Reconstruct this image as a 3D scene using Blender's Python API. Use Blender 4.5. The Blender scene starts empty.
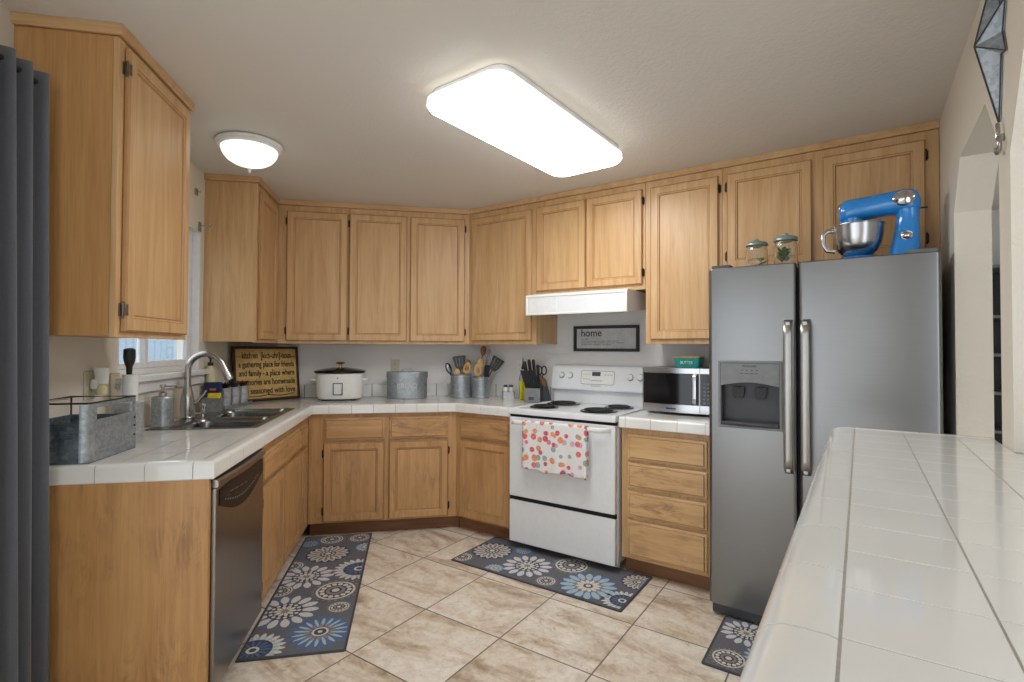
import bpy, bmesh, math, random
from mathutils import Vector, Matrix
random.seed(7)
SC = bpy.context.scene
COL = SC.collection
pi, R2 = math.pi, 2 ** .5
rad = math.radians
D = 1.3241          # distance of the diagonal wall from the left/back corner
ZC = 2.4266         # ceiling height
S0 = Vector((D / R2, D / R2, 0))

# ------------------------------------------------------------------ camera, world, exposure
def make_camera():
    yaw, pit, rol = rad(10.8331), rad(1.0216), rad(.2274)
    fw = Vector((math.sin(yaw) * math.cos(pit), math.cos(yaw) * math.cos(pit), math.sin(pit)))
    rt = Vector((math.cos(yaw), -math.sin(yaw), 0))
    up = rt.cross(fw)
    rt, up = rt * math.cos(rol) + up * math.sin(rol), up * math.cos(rol) - rt * math.sin(rol)
    cd = bpy.data.cameras.new('camera')
    cd.sensor_width = 36
    cd.lens = 513.16 / 1024 * 36
    cd.shift_y = -1.2 / 1024
    cd.clip_start = .02
    o = bpy.data.objects.new('camera', cd)
    COL.objects.link(o)
    m = Matrix((rt, up, -fw)).transposed().to_4x4()
    m.translation = Vector((1.3116, -4.3754, 1.3216))
    o.matrix_world = m
    SC.camera = o
make_camera()

W = bpy.data.worlds.new('daylight')
SC.world = W
W.use_nodes = True
wn = W.node_tree.nodes
wn['Background'].inputs[0].default_value = (.89, .945, 1, 1)
wn['Background'].inputs[1].default_value = 1.4
SC.view_settings.view_transform = 'Standard'
SC.view_settings.look = 'None'
SC.view_settings.gamma = 1
SC.view_settings.use_curve_mapping = False
SC.view_settings.exposure = 0.82
PANEL_EMIT, DOME_EMIT = 8.0, .72

# ------------------------------------------------------------------ materials
def lin(c):
    return tuple((v / 255 / 12.92 if v / 255 <= .04045 else ((v / 255 + .055) / 1.055) ** 2.4) for v in c) + (1,)

class N:
    """a small node-tree writer"""
    def __init__(s, name):
        s.m = bpy.data.materials.new(name)
        s.m.use_nodes = True
        s.t = s.m.node_tree
        s.b = s.t.nodes['Principled BSDF']
    def new(s, typ, ins=None, **kw):
        n = s.t.nodes.new(typ)
        for k, v in kw.items():
            setattr(n, k, v)
        for k, v in (ins or {}).items():
            s.put(n.inputs[k], v)
        return n
    def put(s, sock, v):
        if hasattr(v, 'is_output'):
            s.t.links.new(v, sock)
        else:
            sock.default_value = v
    def coords(s, scale=(1, 1, 1), rnd=0., loc=(0, 0, 0), rot=(0, 0, 0), kind='Object'):
        c = s.new('ShaderNodeTexCoord').outputs[kind]
        if rnd:
            r = s.new('ShaderNodeObjectInfo').outputs['Random']
            mu = s.new('ShaderNodeMath', {0: r, 1: rnd}, operation='MULTIPLY').outputs[0]
            c = s.new('ShaderNodeVectorMath', {0: c, 1: mu}, operation='ADD').outputs[0]
        return s.new('ShaderNodeMapping', {'Vector': c, 'Scale': scale, 'Location': loc, 'Rotation': rot}).outputs[0]
    def noise(s, vec, scale=1., detail=4., rough=.55, dist=0.):
        return s.new('ShaderNodeTexNoise', {'Vector': vec, 'Scale': scale, 'Detail': detail, 'Roughness': rough, 'Distortion': dist}).outputs[0]
    def ramp(s, fac, stops, interp='LINEAR'):
        r = s.new('ShaderNodeValToRGB', {0: fac})
        cr = r.color_ramp
        cr.interpolation = interp
        while len(cr.elements) < len(stops):
            cr.elements.new(.5)
        for e, (p, c) in zip(cr.elements, stops):
            e.position = p
            e.color = c if len(c) == 4 else lin(c)
        return r.outputs[0]
    def mix(s, fac, a, b, mode='MIX'):
        n = s.new('ShaderNodeMix', data_type='RGBA', blend_type=mode)
        s.put(n.inputs[0], fac); s.put(n.inputs[6], a); s.put(n.inputs[7], b)
        return n.outputs[2]
    def math(s, op, a, b=0., c=None):
        d = {0: a, 1: b}
        if c is not None: d[2] = c
        return s.new('ShaderNodeMath', d, operation=op).outputs[0]
    def bump(s, h, strength=.2, dist=.002):
        s.put(s.b.inputs['Normal'], s.new('ShaderNodeBump', {'Height': h, 'Strength': strength, 'Distance': dist}).outputs[0])
    def set(s, **kw):
        for k, v in kw.items():
            s.put(s.b.inputs[k.replace('_', ' ')], v)
        return s.m

def plain(name, rgb, rough=.5, metal=0., var=.06, scale=30., bump=0., **kw):
    n = N(name)
    f = n.noise(n.coords(), scale, 3)
    a = tuple(v * (1 - var) for v in rgb); b = tuple(min(255, v * (1 + var)) for v in rgb)
    n.set(Base_Color=n.ramp(f, [(.3, a), (.7, b)]), Roughness=rough, Metallic=metal)
    if bump: n.bump(f, bump)
    return n.set(**kw)

def oak(name, tones, axis='z', wear=0., rough=.38):
    n = N(name)
    ax = 'xyz'.index(axis)
    def sc(a, b):
        v = [a, a, a]; v[ax] = b
        return tuple(v)
    g1 = n.noise(n.coords(sc(9, .9), 17.), 1, 6, .6, 1.6)
    g2 = n.noise(n.coords(sc(34, 1.5), 11.), 1, 5, .6, .6)
    g3 = n.noise(n.coords(sc(170, 5), 5.), 1, 3, .6, .3)
    col = n.ramp(g1, [(.28, tones[0]), (.5, tones[1]), (.72, tones[2])])
    col = n.mix(.35, col, n.ramp(g2, [(.3, tones[0]), (.65, tones[2])]))
    col = n.mix(n.ramp(g3, [(.50, (0, 0, 0, 1)), (.70, (.22, .22, .22, 1))]), col, lin(tuple(v * .72 for v in tones[0])))
    if wear:
        wv = n.noise(n.coords(sc(22, 5), 23.), 1, 8, .75, .8)
        wp = n.noise(n.coords((4, 4, 4), 31.), 1, 3, .5, .0)
        f = n.math('MULTIPLY', n.ramp(wv, [(.47, (0, 0, 0, 1)), (.60, (1, 1, 1, 1))]), n.ramp(wp, [(.42, (0, 0, 0, 1)), (.62, (1, 1, 1, 1))]))
        col = n.mix(n.math('MULTIPLY', f, wear), col, lin((104, 66, 44)))
    n.set(Base_Color=col, Roughness=rough)
    n.bump(g3, .12, .001)
    return n.m

OAK_T = [(188, 143, 94), (208, 167, 118), (220, 184, 137)]
OAK_B = [(176, 130, 83), (194, 149, 99), (208, 166, 115)]  # base units darker: partly wear, partly weaker light put into the colour
M = {}
M['oak_v'] = oak('oak_vertical', OAK_T)
M['oak_h'] = oak('oak_horizontal', OAK_T, 'x')
M['oakb_v'] = oak('worn_dim_oak_vertical', OAK_B, 'z', .35)
M['oakb_h'] = oak('worn_dim_oak_horizontal', OAK_B, 'x', .6)
OAK_SHADED = [(176, 126, 74), (196, 148, 92), (208, 162, 106)]  # darker oak: shade on the camera-facing sides put into the colour
M['oak_side_shaded'] = oak('oak_shaded_side', OAK_SHADED)
M['oakp_v'] = oak('worn_shaded_oak_end_panel', OAK_SHADED, 'z', .4)
M['oakd_v'] = oak('drawer_unit_oak', [(188, 146, 98), (206, 164, 115), (218, 179, 130)], 'z', .25)
M['oakd_h'] = oak('drawer_unit_oak_wide', [(188, 146, 98), (208, 167, 117), (222, 184, 134)], 'x', .5)
GRV = [(164, 121, 78), (182, 139, 93), (196, 153, 106)]  # stain in the grooves, plus gap shade painted on the door edges
M['oak_groove'] = oak('stained_shaded_oak_groove', GRV)
M['oakb_groove'] = oak('stained_shaded_worn_oak_groove', [tuple(v * .9 for v in t) for t in GRV])
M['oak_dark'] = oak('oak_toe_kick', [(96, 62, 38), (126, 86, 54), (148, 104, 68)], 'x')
M['bronze'] = plain('bronze_hinge', (58, 52, 46), .35, .9)
M['hinge_steel'] = plain('hinge_steel', (110, 110, 108), .35, .9)

def tex_paint(name, rgb, scale, strength, rough=.85):
    n = N(name)
    f = n.noise(n.coords(), scale, 5, .6)
    g = n.ramp(f, [(.42, (0, 0, 0, 1)), (.6, (1, 1, 1, 1))])
    n.set(Base_Color=lin(rgb), Roughness=rough)
    n.bump(g, strength, .003)
    return n.m
M['wall'] = tex_paint('wall_paint', (230, 229, 228), 95, .22)
M['wall_beige'] = tex_paint('warm_wall_paint', (226, 219, 205), 95, .28)
M['ceiling'] = tex_paint('ceiling_paint', (222, 217, 209), 60, .30)
M['white_trim'] = plain('white_trim_paint', (232, 232, 232), .4, 0, .02)
M['white_enamel'] = plain('white_enamel', (232, 234, 236), .18, 0, .01)
M['white_soft'] = plain('white_plastic', (236, 236, 232), .4, 0, .01)
M['almond'] = plain('almond_plastic', (205, 196, 172), .4, 0, .02)
M['black_gloss'] = plain('black_gloss', (16, 16, 18), .12, 0, .02)
M['black'] = plain('black_plastic', (28, 28, 30), .45, 0, .05)
M['black_panel'] = plain('black_control_glass', (24, 25, 29), .3, 0, .03, Specular_IOR_Level=.15)
M['dark_gap'] = plain('black_gap', (12, 12, 12), .8, 0, .02)
M['charcoal'] = plain('charcoal_plastic', (66, 67, 70), .45, 0, .04)
M['grey_plastic'] = plain('grey_plastic', (120, 122, 124), .4, 0, .04)
M['grey_tool'] = plain('grey_nylon', (78, 80, 84), .5, 0, .05)
M['bamboo'] = oak('bamboo', [(186, 138, 78), (214, 170, 104), (228, 190, 128)], 'z')
M['walnut'] = oak('brown_wood', [(110, 66, 36), (142, 90, 52), (160, 106, 64)], 'z')
M['chrome'] = plain('chrome', (200, 200, 202), .08, 1., .01)
M['brass'] = plain('brushed_brass', (198, 158, 104), .25, 1., .03)

def steel(name, rgb, rough, axis='z', metal=1., amt=.10, aniso=0.):
    n = N(name)
    v = [260, 260, 260]; v['xyz'.index(axis)] = 2.5
    f = n.noise(n.coords(tuple(v)), 1, 3, .6)
    a = tuple(x * (1 - amt * .5) for x in rgb); b = tuple(min(255, x * (1 + amt * .5)) for x in rgb)
    n.set(Base_Color=n.ramp(f, [(.3, a), (.7, b)]), Metallic=metal, Anisotropic=aniso,
          Roughness=n.ramp(f, [(.3, (rough - amt * .25,) * 3 + (1,)), (.7, (rough + amt * .25,) * 3 + (1,))]))
    return n.m
M['steel'] = steel('brushed_stainless', (132, 132, 132), .30, 'x', amt=.02)
M['steel_dw'] = steel('dishwasher_stainless', (150, 146, 142), .30, 'z')
M['steel_sink'] = steel('sink_stainless', (138, 138, 138), .22, 'x')
M['steel_bright'] = steel('bright_stainless', (190, 190, 192), .24, 'z', amt=.04)
M['nickel'] = steel('brushed_nickel', (178, 176, 172), .24, 'z')
M['fridge_side'] = plain('fridge_side_grey', (52, 53, 56), .5, .2, .04)

def galv(name, a, b, scale=55):
    n = N(name)
    v = n.new('ShaderNodeTexVoronoi', {'Vector': n.coords(), 'Scale': scale})
    f = n.noise(n.coords(), 12, 5)
    c = n.mix(.45, n.ramp(v.outputs['Color'], [(.2, a), (.8, b)]), n.ramp(f, [(.35, a), (.65, b)]))
    return n.set(Base_Color=c, Metallic=.75, Roughness=.42)
M['galv'] = galv('galvanized_metal', (142, 150, 156), (184, 190, 194), 90)
M['handle'] = steel('satin_handle', (176, 175, 172), .38, 'z', amt=.04)
M['galv_blue'] = galv('weathered_blue_zinc', (84, 102, 118), (150, 160, 166), 70)
M['galv_light'] = galv('light_galvanized', (176, 182, 186), (216, 220, 222), 90)

def tile_mat(name, pitch, loc, rot, tile=(232, 232, 229), grout=(158, 154, 148)):
    n = N(name)
    c = n.coords((1 / pitch, 1 / pitch, 1 / pitch), 0, (-loc[0] / pitch, -loc[1] / pitch, -loc[1] / pitch), (0, 0, 0))
    if rot:                                # upright tiles: read x and z
        sp = n.new('ShaderNodeSeparateXYZ', {0: c})
        c = n.new('ShaderNodeCombineXYZ', {0: sp.outputs[0], 1: sp.outputs[2]}).outputs[0]
    b = n.new('ShaderNodeTexBrick', {'Vector': c, 'Color1': lin(tile), 'Color2': lin(tuple(v * .975 for v in tile)), 'Mortar': lin(grout),
              'Scale': 1., 'Mortar Size': .038, 'Mortar Smooth': .3, 'Brick Width': 1., 'Row Height': 1.}, offset=0., squash=1.)
    n.set(Base_Color=b.outputs['Color'], Roughness=n.math('MULTIPLY_ADD', b.outputs['Fac'], .5, .10))
    n.bump(n.math('SUBTRACT', 1., b.outputs['Fac']), .5, .002)
    return n.m
M['tile_counter'] = tile_mat('counter_tile', .131, (.06, -2.372), 0)
M['tile_diag'] = tile_mat('counter_tile_turned', .131, (.02, .0), 0)
M['tile_splash'] = tile_mat('backsplash_tile', .131, (.06, .905), 1)
M['tile_glaze'] = plain('white_glazed_tile', (233, 232, 228), .07, 0, .012, 6.)
M['grout'] = plain('grout', (172, 167, 158), .8, 0, .05, 80.)

def floor_mat():
    n = N('travertine_floor_tile')
    tp = .459
    # turned 45 degrees to the walls, like the photographed joints
    c = n.coords((1, 1, 1), 0, (0, 0, 0), (0, 0, rad(45)))
    sx = n.new('ShaderNodeSeparateXYZ', {0: c})
    u = n.math('DIVIDE', n.math('SUBTRACT', sx.outputs[0], 2.19 - 9 * tp), tp)
    w = n.math('DIVIDE', n.math('SUBTRACT', sx.outputs[1], D - 1.101 - 19 * tp), tp)
    cell = n.new('ShaderNodeCombineXYZ', {0: n.math('FLOOR', u), 1: n.math('FLOOR', w)}).outputs[0]
    rnd = n.new('ShaderNodeTexWhiteNoise', {'Vector': cell}, noise_dimensions='3D')
    off = n.new('ShaderNodeVectorMath', {0: rnd.outputs['Color'], 1: (9, 9, 9)}, operation='MULTIPLY').outputs[0]
    p = n.new('ShaderNodeVectorMath', {0: c, 1: off}, operation='ADD').outputs[0]
    ps = n.new('ShaderNodeMapping', {'Vector': p, 'Scale': (1.2, 3.2, 1), 'Rotation': (0, 0, .5)}).outputs[0]
    big = n.noise(ps, 1.6, 7, .62, 1.2)
    fine = n.noise(p, 26, 6, .7, .6)
    col = n.ramp(big, [(.34, (158, 134, 110)), (.43, (202, 182, 158)), (.50, (226, 213, 195)), (.62, (243, 236, 224))])
    col = n.mix(.30, col, n.ramp(fine, [(.36, (152, 130, 108)), (.50, (218, 204, 186)), (.64, (244, 238, 228))]))
    pit_ = n.noise(p, 9, 8, .75, 1.5)
    col = n.mix(n.ramp(pit_, [(.58, (0, 0, 0, 1)), (.70, (.65, .65, .65, 1))]), col, lin((150, 124, 98)))
    fu = n.math('FRACT', u); fv = n.math('FRACT', w)
    eu = n.math('MINIMUM', fu, n.math('SUBTRACT', 1., fu)); ev = n.math('MINIMUM', fv, n.math('SUBTRACT', 1., fv))
    e = n.math('MINIMUM', eu, ev)
    g = n.ramp(e, [(.0055, (1, 1, 1, 1)), (.0085, (0, 0, 0, 1))])
    col = n.mix(g, col, lin((104, 92, 80)))
    n.set(Base_Color=col, Roughness=n.math('MULTIPLY_ADD', fine, .25, .28))
    n.bump(n.math('SUBTRACT', n.math('MULTIPLY', fine, .12), g), .4, .002)
    return n.m
M['floor'] = floor_mat()

def curtain_mat():
    n = N('slate_curtain_fabric')
    f = n.noise(n.coords((1, 1, 1)), 420, 2)
    v = n.noise(n.coords((60, 60, 2)), 1, 3)
    n.set(Base_Color=n.mix(.5, n.ramp(f, [(.3, (78, 81, 88)), (.7, (102, 105, 112))]), n.ramp(v, [(.3, (80, 83, 90)), (.7, (98, 101, 108))])),
          Roughness=.85, Sheen_Weight=.3)
    n.bump(f, .2, .001)
    return n.m
M['curtain'] = curtain_mat()

M['galv_star'] = galv('pale_zinc', (138, 152, 164), (186, 196, 206), 80)

def emit_mat(name, rgb, strength, base=(240, 240, 235)):
    n = N(name)
    n.set(Base_Color=lin(base), Emission_Color=lin(rgb), Emission_Strength=strength, Roughness=.35)
    return n.m
M['panel_glow'] = emit_mat('acrylic_diffuser', (250, 251, 252), PANEL_EMIT)
M['rim_glow'] = emit_mat('acrylic_diffuser_rim', (255, 250, 241), .75)
M['dome_glow'] = emit_mat('frosted_glass_bowl', (240, 250, 236), DOME_EMIT)

def glass(name, tint=(255, 255, 255), rough=0.02):
    n = N(name)
    n.set(Base_Color=lin(tint), Transmission_Weight=1., Roughness=rough, IOR=1.45)
    return n.m
M['glass'] = glass('clear_glass', (246, 250, 250))
M['oil'] = plain('yellow_oil', (214, 206, 20), .1, 0, .03)
M['blue_mixer'] = plain('gloss_blue_enamel', (40, 140, 222), .14, 0, .01, Coat_Weight=.6, Coat_Roughness=.05)
M['teal'] = plain('teal_ceramic', (44, 158, 150), .2, 0, .03)
M['sign_face'] = None

def sign_mat():
    n = N('aged_mustard_paint')
    f = n.noise(n.coords(), 14, 6, .65)
    g = n.noise(n.coords((6, 6, 60)), 1, 4)
    col = n.mix(.4, n.ramp(f, [(.3, (176, 138, 76)), (.55, (212, 176, 106)), (.75, (226, 196, 130))]), n.ramp(g, [(.3, (184, 146, 82)), (.7, (222, 188, 118))]))
    return n.set(Base_Color=col, Roughness=.6)
M['sign_face'] = sign_mat()
M['sign_edge'] = plain('dark_stained_wood', (62, 38, 24), .5, 0, .3, 18.)
M['ink'] = plain('black_lettering', (36, 30, 24), .6, 0, .05)
M['frame_black'] = plain('black_picture_frame', (42, 40, 39), .4, 0, .08)
M['paper'] = plain('grey_wood_print', (196, 196, 196), .5, 0, .05, 14.)
M['grey_ink'] = plain('grey_print', (128, 128, 130), .6, 0, .03)
M['sage'] = plain('sage_green_lid', (128, 148, 142), .3, .3, .05)
M['leaf'] = plain('green_leaf', (62, 110, 66), .5, 0, .25)
M['leaf_bright'] = plain('bright_green_leaf', (128, 180, 70), .5, 0, .15)
M['yellow_seed'] = plain('yellow_grains', (196, 156, 40), .6, 0, .2)
M['succulent_dark'] = plain('dark_succulent', (34, 40, 36), .5, 0, .2)
M['succulent_red'] = plain('dark_red_succulent', (112, 24, 34), .5, 0, .2)
M['sponge'] = plain('yellow_sponge', (238, 208, 50), .9, 0, .1, 90., .4)
M['blue_pack'] = plain('blue_packaging', (26, 44, 92), .4, 0, .05)
M['pale_yellow'] = plain('pale_yellow_liquid', (214, 208, 164), .3, 0, .03)
M['orange'] = plain('orange_print', (222, 120, 50), .5)
M['red_print'] = plain('faded_red_print', (170, 90, 80), .5)
M['outdoor_fence'] = plain('blue_grey_fence', (150, 170, 190), .8, 0, .12)

def towel_mat():
    n = N('fruit_print_cotton')
    c = n.coords((1, 1, 1))
    base = lin((232, 230, 230))
    col = base
    pal = [[(214, 74, 92), (226, 96, 84), (232, 140, 66), (206, 64, 96)], [(150, 168, 158), (226, 140, 96), (208, 168, 190), (224, 108, 110)]]
    for k, (sc, lo, hi) in enumerate(((18., .25, .27), (16., .24, .26))):
        sp = n.new('ShaderNodeSeparateXYZ', {0: n.coords((1, 1, 1), 0, (.37 * k, 0, .21 * k))})
        cc = n.new('ShaderNodeCombineXYZ', {0: sp.outputs[0], 1: sp.outputs[2]}).outputs[0]
        v = n.new('ShaderNodeTexVoronoi', {'Vector': cc, 'Scale': sc, 'Randomness': .75}, voronoi_dimensions='2D')
        cr = n.new('ShaderNodeSeparateColor', {0: v.outputs['Color']})
        hue = n.ramp(cr.outputs[0], [(0., pal[1 - k][0]), (.25, pal[1 - k][1]), (.5, pal[1 - k][2]), (.75, pal[1 - k][3])], 'CONSTANT')
        d = n.math('DIVIDE', v.outputs['Distance'], n.math('MULTIPLY_ADD', cr.outputs[1], .45, .75))
        msk = n.ramp(d, [(lo + .02, (1, 1, 1, 1)), (hi + .03, (0, 0, 0, 1))])
        msk = n.math('MULTIPLY', msk, n.ramp(cr.outputs[2], [(.0, (0, 0, 0, 1)), (.22, (1, 1, 1, 1))], 'CONSTANT'))
        st = n.noise(n.coords(), 160, 3)
        hue = n.mix(n.ramp(st, [(.5, (0, 0, 0, 1)), (.65, (.4, .4, .4, 1))]), hue, base)
        col = n.mix(msk, col, hue)
    fl = n.noise(n.coords(), 55, 5, .6, 1.5)
    col = n.mix(n.ramp(fl, [(.60, (0, 0, 0, 1)), (.66, (.35, .35, .35, 1))]), col, lin((120, 140, 130)))
    return n.set(Base_Color=col, Roughness=.9)
M['towel'] = towel_mat()
for nm, c in dict(rug_ground=(102, 102, 108), rug_border=(72, 72, 80), rug_cream=(206, 202, 194), rug_pale=(164, 184, 194), rug_blue=(84, 108, 148),
                  rug_taupe=(140, 130, 124), rug_dark=(70, 74, 86)).items():
    M[nm] = plain(nm, c, .95, 0, .16, 260., .3)

# ------------------------------------------------------------------ mesh builder
class B:
    def __init__(s):
        s.bm = bmesh.new()
    def _take(s, bm2, mi, mat=None):
        if mat is not None:
            bmesh.ops.transform(bm2, matrix=mat, verts=bm2.verts)
        if mi is not None:
            for f in bm2.faces:
                f.material_index = mi
        me = bpy.data.meshes.new('tmp')
        bm2.to_mesh(me); bm2.free()
        n0 = len(s.bm.faces)
        s.bm.from_mesh(me)
        bpy.data.meshes.remove(me)
        return s
    def box(s, x0, x1, y0, y1, z0, z1, b=0., mi=0, mat=None, seg=2):
        bm = bmesh.new()
        v = [bm.verts.new((x, y, z)) for z in (z0, z1) for y in (y0, y1) for x in (x0, x1)]
        for q in ((0, 2, 3, 1), (4, 5, 7, 6), (0, 1, 5, 4), (2, 6, 7, 3), (0, 4, 6, 2), (1, 3, 7, 5)):
            bm.faces.new([v[i] for i in q])
        if b:
            bmesh.ops.bevel(bm, geom=list(bm.edges), offset=b, segments=seg, profile=.5, affect='EDGES', clamp_overlap=True)
        return s._take(bm, mi, mat)
    def prism(s, pts, a0, a1, axis='z', b=0., mi=0, mat=None, seg=2):
        """2-D outline extruded along an axis: z -> (x,y), y -> (x,z), x -> (y,z)"""
        bm = bmesh.new()
        def P(p, a):
            return {'z': (p[0], p[1], a), 'y': (p[0], a, p[1]), 'x': (a, p[0], p[1])}[axis]
        lo = [bm.verts.new(P(p, a0)) for p in pts]; hi = [bm.verts.new(P(p, a1)) for p in pts]
        n = len(pts)
        bm.faces.new(lo[::-1]); bm.faces.new(hi)
        for i in range(n):
            bm.faces.new((lo[i], lo[(i + 1) % n], hi[(i + 1) % n], hi[i]))
        bmesh.ops.recalc_face_normals(bm, faces=bm.faces)
        if b:
            bmesh.ops.bevel(bm, geom=list(bm.edges), offset=b, segments=seg, profile=.5, affect='EDGES', clamp_overlap=True)
        return s._take(bm, mi, mat)
    def lathe(s, prof, c=(0, 0, 0), seg=32, mi=0, mat=None, sx=1., sy=1.):
        bm = bmesh.new()
        rings = []
        for r, z in prof:
            if r < 1e-6:
                rings.append([bm.verts.new((c[0], c[1], c[2] + z))])
            else:
                rings.append([bm.verts.new((c[0] + sx * r * math.cos(2 * pi * k / seg), c[1] + sy * r * math.sin(2 * pi * k / seg), c[2] + z)) for k in range(seg)])
        for a, b2 in zip(rings, rings[1:]):
            for k in range(seg):
                k2 = (k + 1) % seg
                if len(a) == 1 and len(b2) == 1: continue
                if len(a) == 1: bm.faces.new((a[0], b2[k2], b2[k]))
                elif len(b2) == 1: bm.faces.new((a[k], a[k2], b2[0]))
                else: bm.faces.new((a[k], a[k2], b2[k2], b2[k]))
        bmesh.ops.recalc_face_normals(bm, faces=bm.faces)
        return s._take(bm, mi, mat)
    def cyl(s, c, r, h, axis='z', seg=24, b=0., mi=0, mat=None):
        pr = [(0, 0), (r - b, 0), (r, b), (r, h - b), (r - b, h), (0, h)] if b else [(0, 0), (r, 0), (r, h), (0, h)]
        rot = {'z': Matrix(), 'y': Matrix.Rotation(-pi / 2, 4, 'X'), 'x': Matrix.Rotation(pi / 2, 4, 'Y')}[axis]
        mm = Matrix.Translation(c) @ rot
        return s.lathe(pr, (0, 0, 0), seg, mi, mm if mat is None else mat @ mm)
    def tube(s, pts, r, seg=10, closed=False, mi=0, mat=None, flat=1.):
        bm = bmesh.new()
        P = [Vector(p) for p in pts]
        n = len(P)
        rr = r if isinstance(r, (list, tuple)) else [r] * n
        rings = []
        prev = None
        for i in range(n):
            if closed: t = P[(i + 1) % n] - P[i - 1]
            else: t = P[min(i + 1, n - 1)] - P[max(i - 1, 0)]
            t.normalize()
            if prev is None:
                ref = Vector((0, 0, 1)) if abs(t.z) < .9 else Vector((1, 0, 0))
                u = t.cross(ref).normalized()
            else:
                u = (prev - t * prev.dot(t)).normalized()
            prev = u
            w = t.cross(u)
            rings.append([bm.verts.new(P[i] + (u * math.cos(2 * pi * k / seg) + w * flat * math.sin(2 * pi * k / seg)) * rr[i]) for k in range(seg)])
        m = n if closed else n - 1
        for i in range(m):
            a, b2 = rings[i], rings[(i + 1) % n]
            for k in range(seg):
                bm.faces.new((a[k], a[(k + 1) % seg], b2[(k + 1) % seg], b2[k]))
        if not closed:
            bm.faces.new(rings[0][::-1]); bm.faces.new(rings[-1])
        bmesh.ops.recalc_face_normals(bm, faces=bm.faces)
        return s._take(bm, mi, mat)
    def ball(s, c, rx, ry=None, rz=None, mi=0, mat=None, u=20, v=12):
        bm = bmesh.new()
        bmesh.ops.create_uvsphere(bm, u_segments=u, v_segments=v, radius=1)
        mm = Matrix.Translation(c) @ Matrix.Diagonal((rx, ry or rx, rz or rx, 1))
        return s._take(bm, mi, mm if mat is None else mat @ mm)
    def loft(s, rings, closed=True, cap=True, mi=0, mat=None):
        bm = bmesh.new()
        R = [[bm.verts.new(p) for p in r] for r in rings]
        for a, b2 in zip(R, R[1:]):
            n = len(a)
            for k in range(n if closed else n - 1):
                bm.faces.new((a[k], a[(k + 1) % n], b2[(k + 1) % n], b2[k]))
        if cap:
            bm.faces.new(R[0][::-1]); bm.faces.new(R[-1])
        bmesh.ops.recalc_face_normals(bm, faces=bm.faces)
        return s._take(bm, mi, mat)
    def frame(s, w, h, prof, x0=0., z0=0., mi=0, mat=None, mis=None):
        """mitred picture-frame ring in the xz plane; prof = [(inset, y)]"""
        rings = []
        for o, y in prof:
            rings.append([(x0 + o, y, z0 + o), (x0 + w - o, y, z0 + o), (x0 + w - o, y, z0 + h - o), (x0 + o, y, z0 + h - o)])
        bm = bmesh.new()
        R = [[bm.verts.new(p) for p in r] for r in rings]
        for i, (a, b2) in enumerate(zip(R, R[1:])):
            for k in range(4):
                f = bm.faces.new((a[k], a[(k + 1) % 4], b2[(k + 1) % 4], b2[k]))
                if mis: f.material_index = mis[i]
        bmesh.ops.recalc_face_normals(bm, faces=bm.faces)
        return s._take(bm, None if mis else mi, mat)
    def sweep(s, path, prof, side=1, mi=0, mat=None):
        """profile [(out, z)] swept along an open plan path with mitred corners; side +1 = out to the right of travel"""
        n = len(path)
        P = [Vector((p[0], p[1])) for p in path]
        rings = []
        for i in range(n):
            ns = []
            if i > 0: d = (P[i] - P[i - 1]).normalized(); ns.append(Vector((d.y, -d.x)) * side)
            if i < n - 1: d = (P[i + 1] - P[i]).normalized(); ns.append(Vector((d.y, -d.x)) * side)
            if len(ns) == 2:
                m = (ns[0] + ns[1]); m = m / m.dot(ns[0])
            else: m = ns[0]
            rings.append([(P[i].x + m.x * o, P[i].y + m.y * o, z) for o, z in prof])
        return s.loft(rings, True, True, mi, mat)
    def poly(s, pts, mi=0):
        bm = bmesh.new()
        bm.faces.new([bm.verts.new(p) for p in pts])
        return s._take(bm, mi)

def link_mesh(name, b, mats, parent=None, smooth=35):
    me = bpy.data.meshes.new(name)
    b.bm.normal_update()
    b.bm.to_mesh(me); b.bm.free()
    for m in (mats if isinstance(mats, (list, tuple)) else [mats]):
        me.materials.append(M[m] if isinstance(m, str) else m)
    if smooth:
        for p in me.polygons: p.use_smooth = True
        me.set_sharp_from_angle(angle=rad(smooth))
    o = bpy.data.objects.new(name, me)
    COL.objects.link(o)
    if smooth:
        wnm = o.modifiers.new('weighted_normal', 'WEIGHTED_NORMAL')
        wnm.keep_sharp = True
    if parent: o.parent = parent
    return o

def stuff_mesh(*a, **k):
    o = link_mesh(*a, **k)
    o['kind'] = 'stuff'
    return o

def tag(o, label, cat, group=None, kind=None):
    o['label'] = label; o['category'] = cat
    if group: o['group'] = group
    if kind: o['kind'] = kind
    return o

FR = {'back': (Vector((0, 0, 0)), 0.), 'left': (Vector((0, 0, 0)), pi / 2), 'diag': (S0, -pi / 4)}
def place(frame, x, y, z, rz=0.):
    o, a = FR[frame]
    return o + Matrix.Rotation(a, 3, 'Z') @ Vector((x, y, z)), a + rz
def root(name, label, cat, frame, x, y, z, rz=0., group=None):
    o = bpy.data.objects.new(name, None)
    o.empty_display_size = .1
    COL.objects.link(o)
    o.location, a = place(frame, x, y, z, rz)
    o.rotation_euler = (0, 0, a)
    return tag(o, label, cat, group)
def single(name, b, mats, label, cat, frame, x, y, z, rz=0., group=None, smooth=35, kind=None):
    o = link_mesh(name, b, mats, None, smooth)
    o.location, a = place(frame, x, y, z, rz)
    o.rotation_euler = (0, 0, a)
    return tag(o, label, cat, group, kind)
def struct(name, b, mats, frame='back', parent=None, smooth=0):
    o = link_mesh(name, b, mats, parent, smooth)
    if not parent:
        o.location, a = place(frame, 0, 0, 0)
        o.rotation_euler = (0, 0, a)
        o['kind'] = 'structure'
    return o
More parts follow.
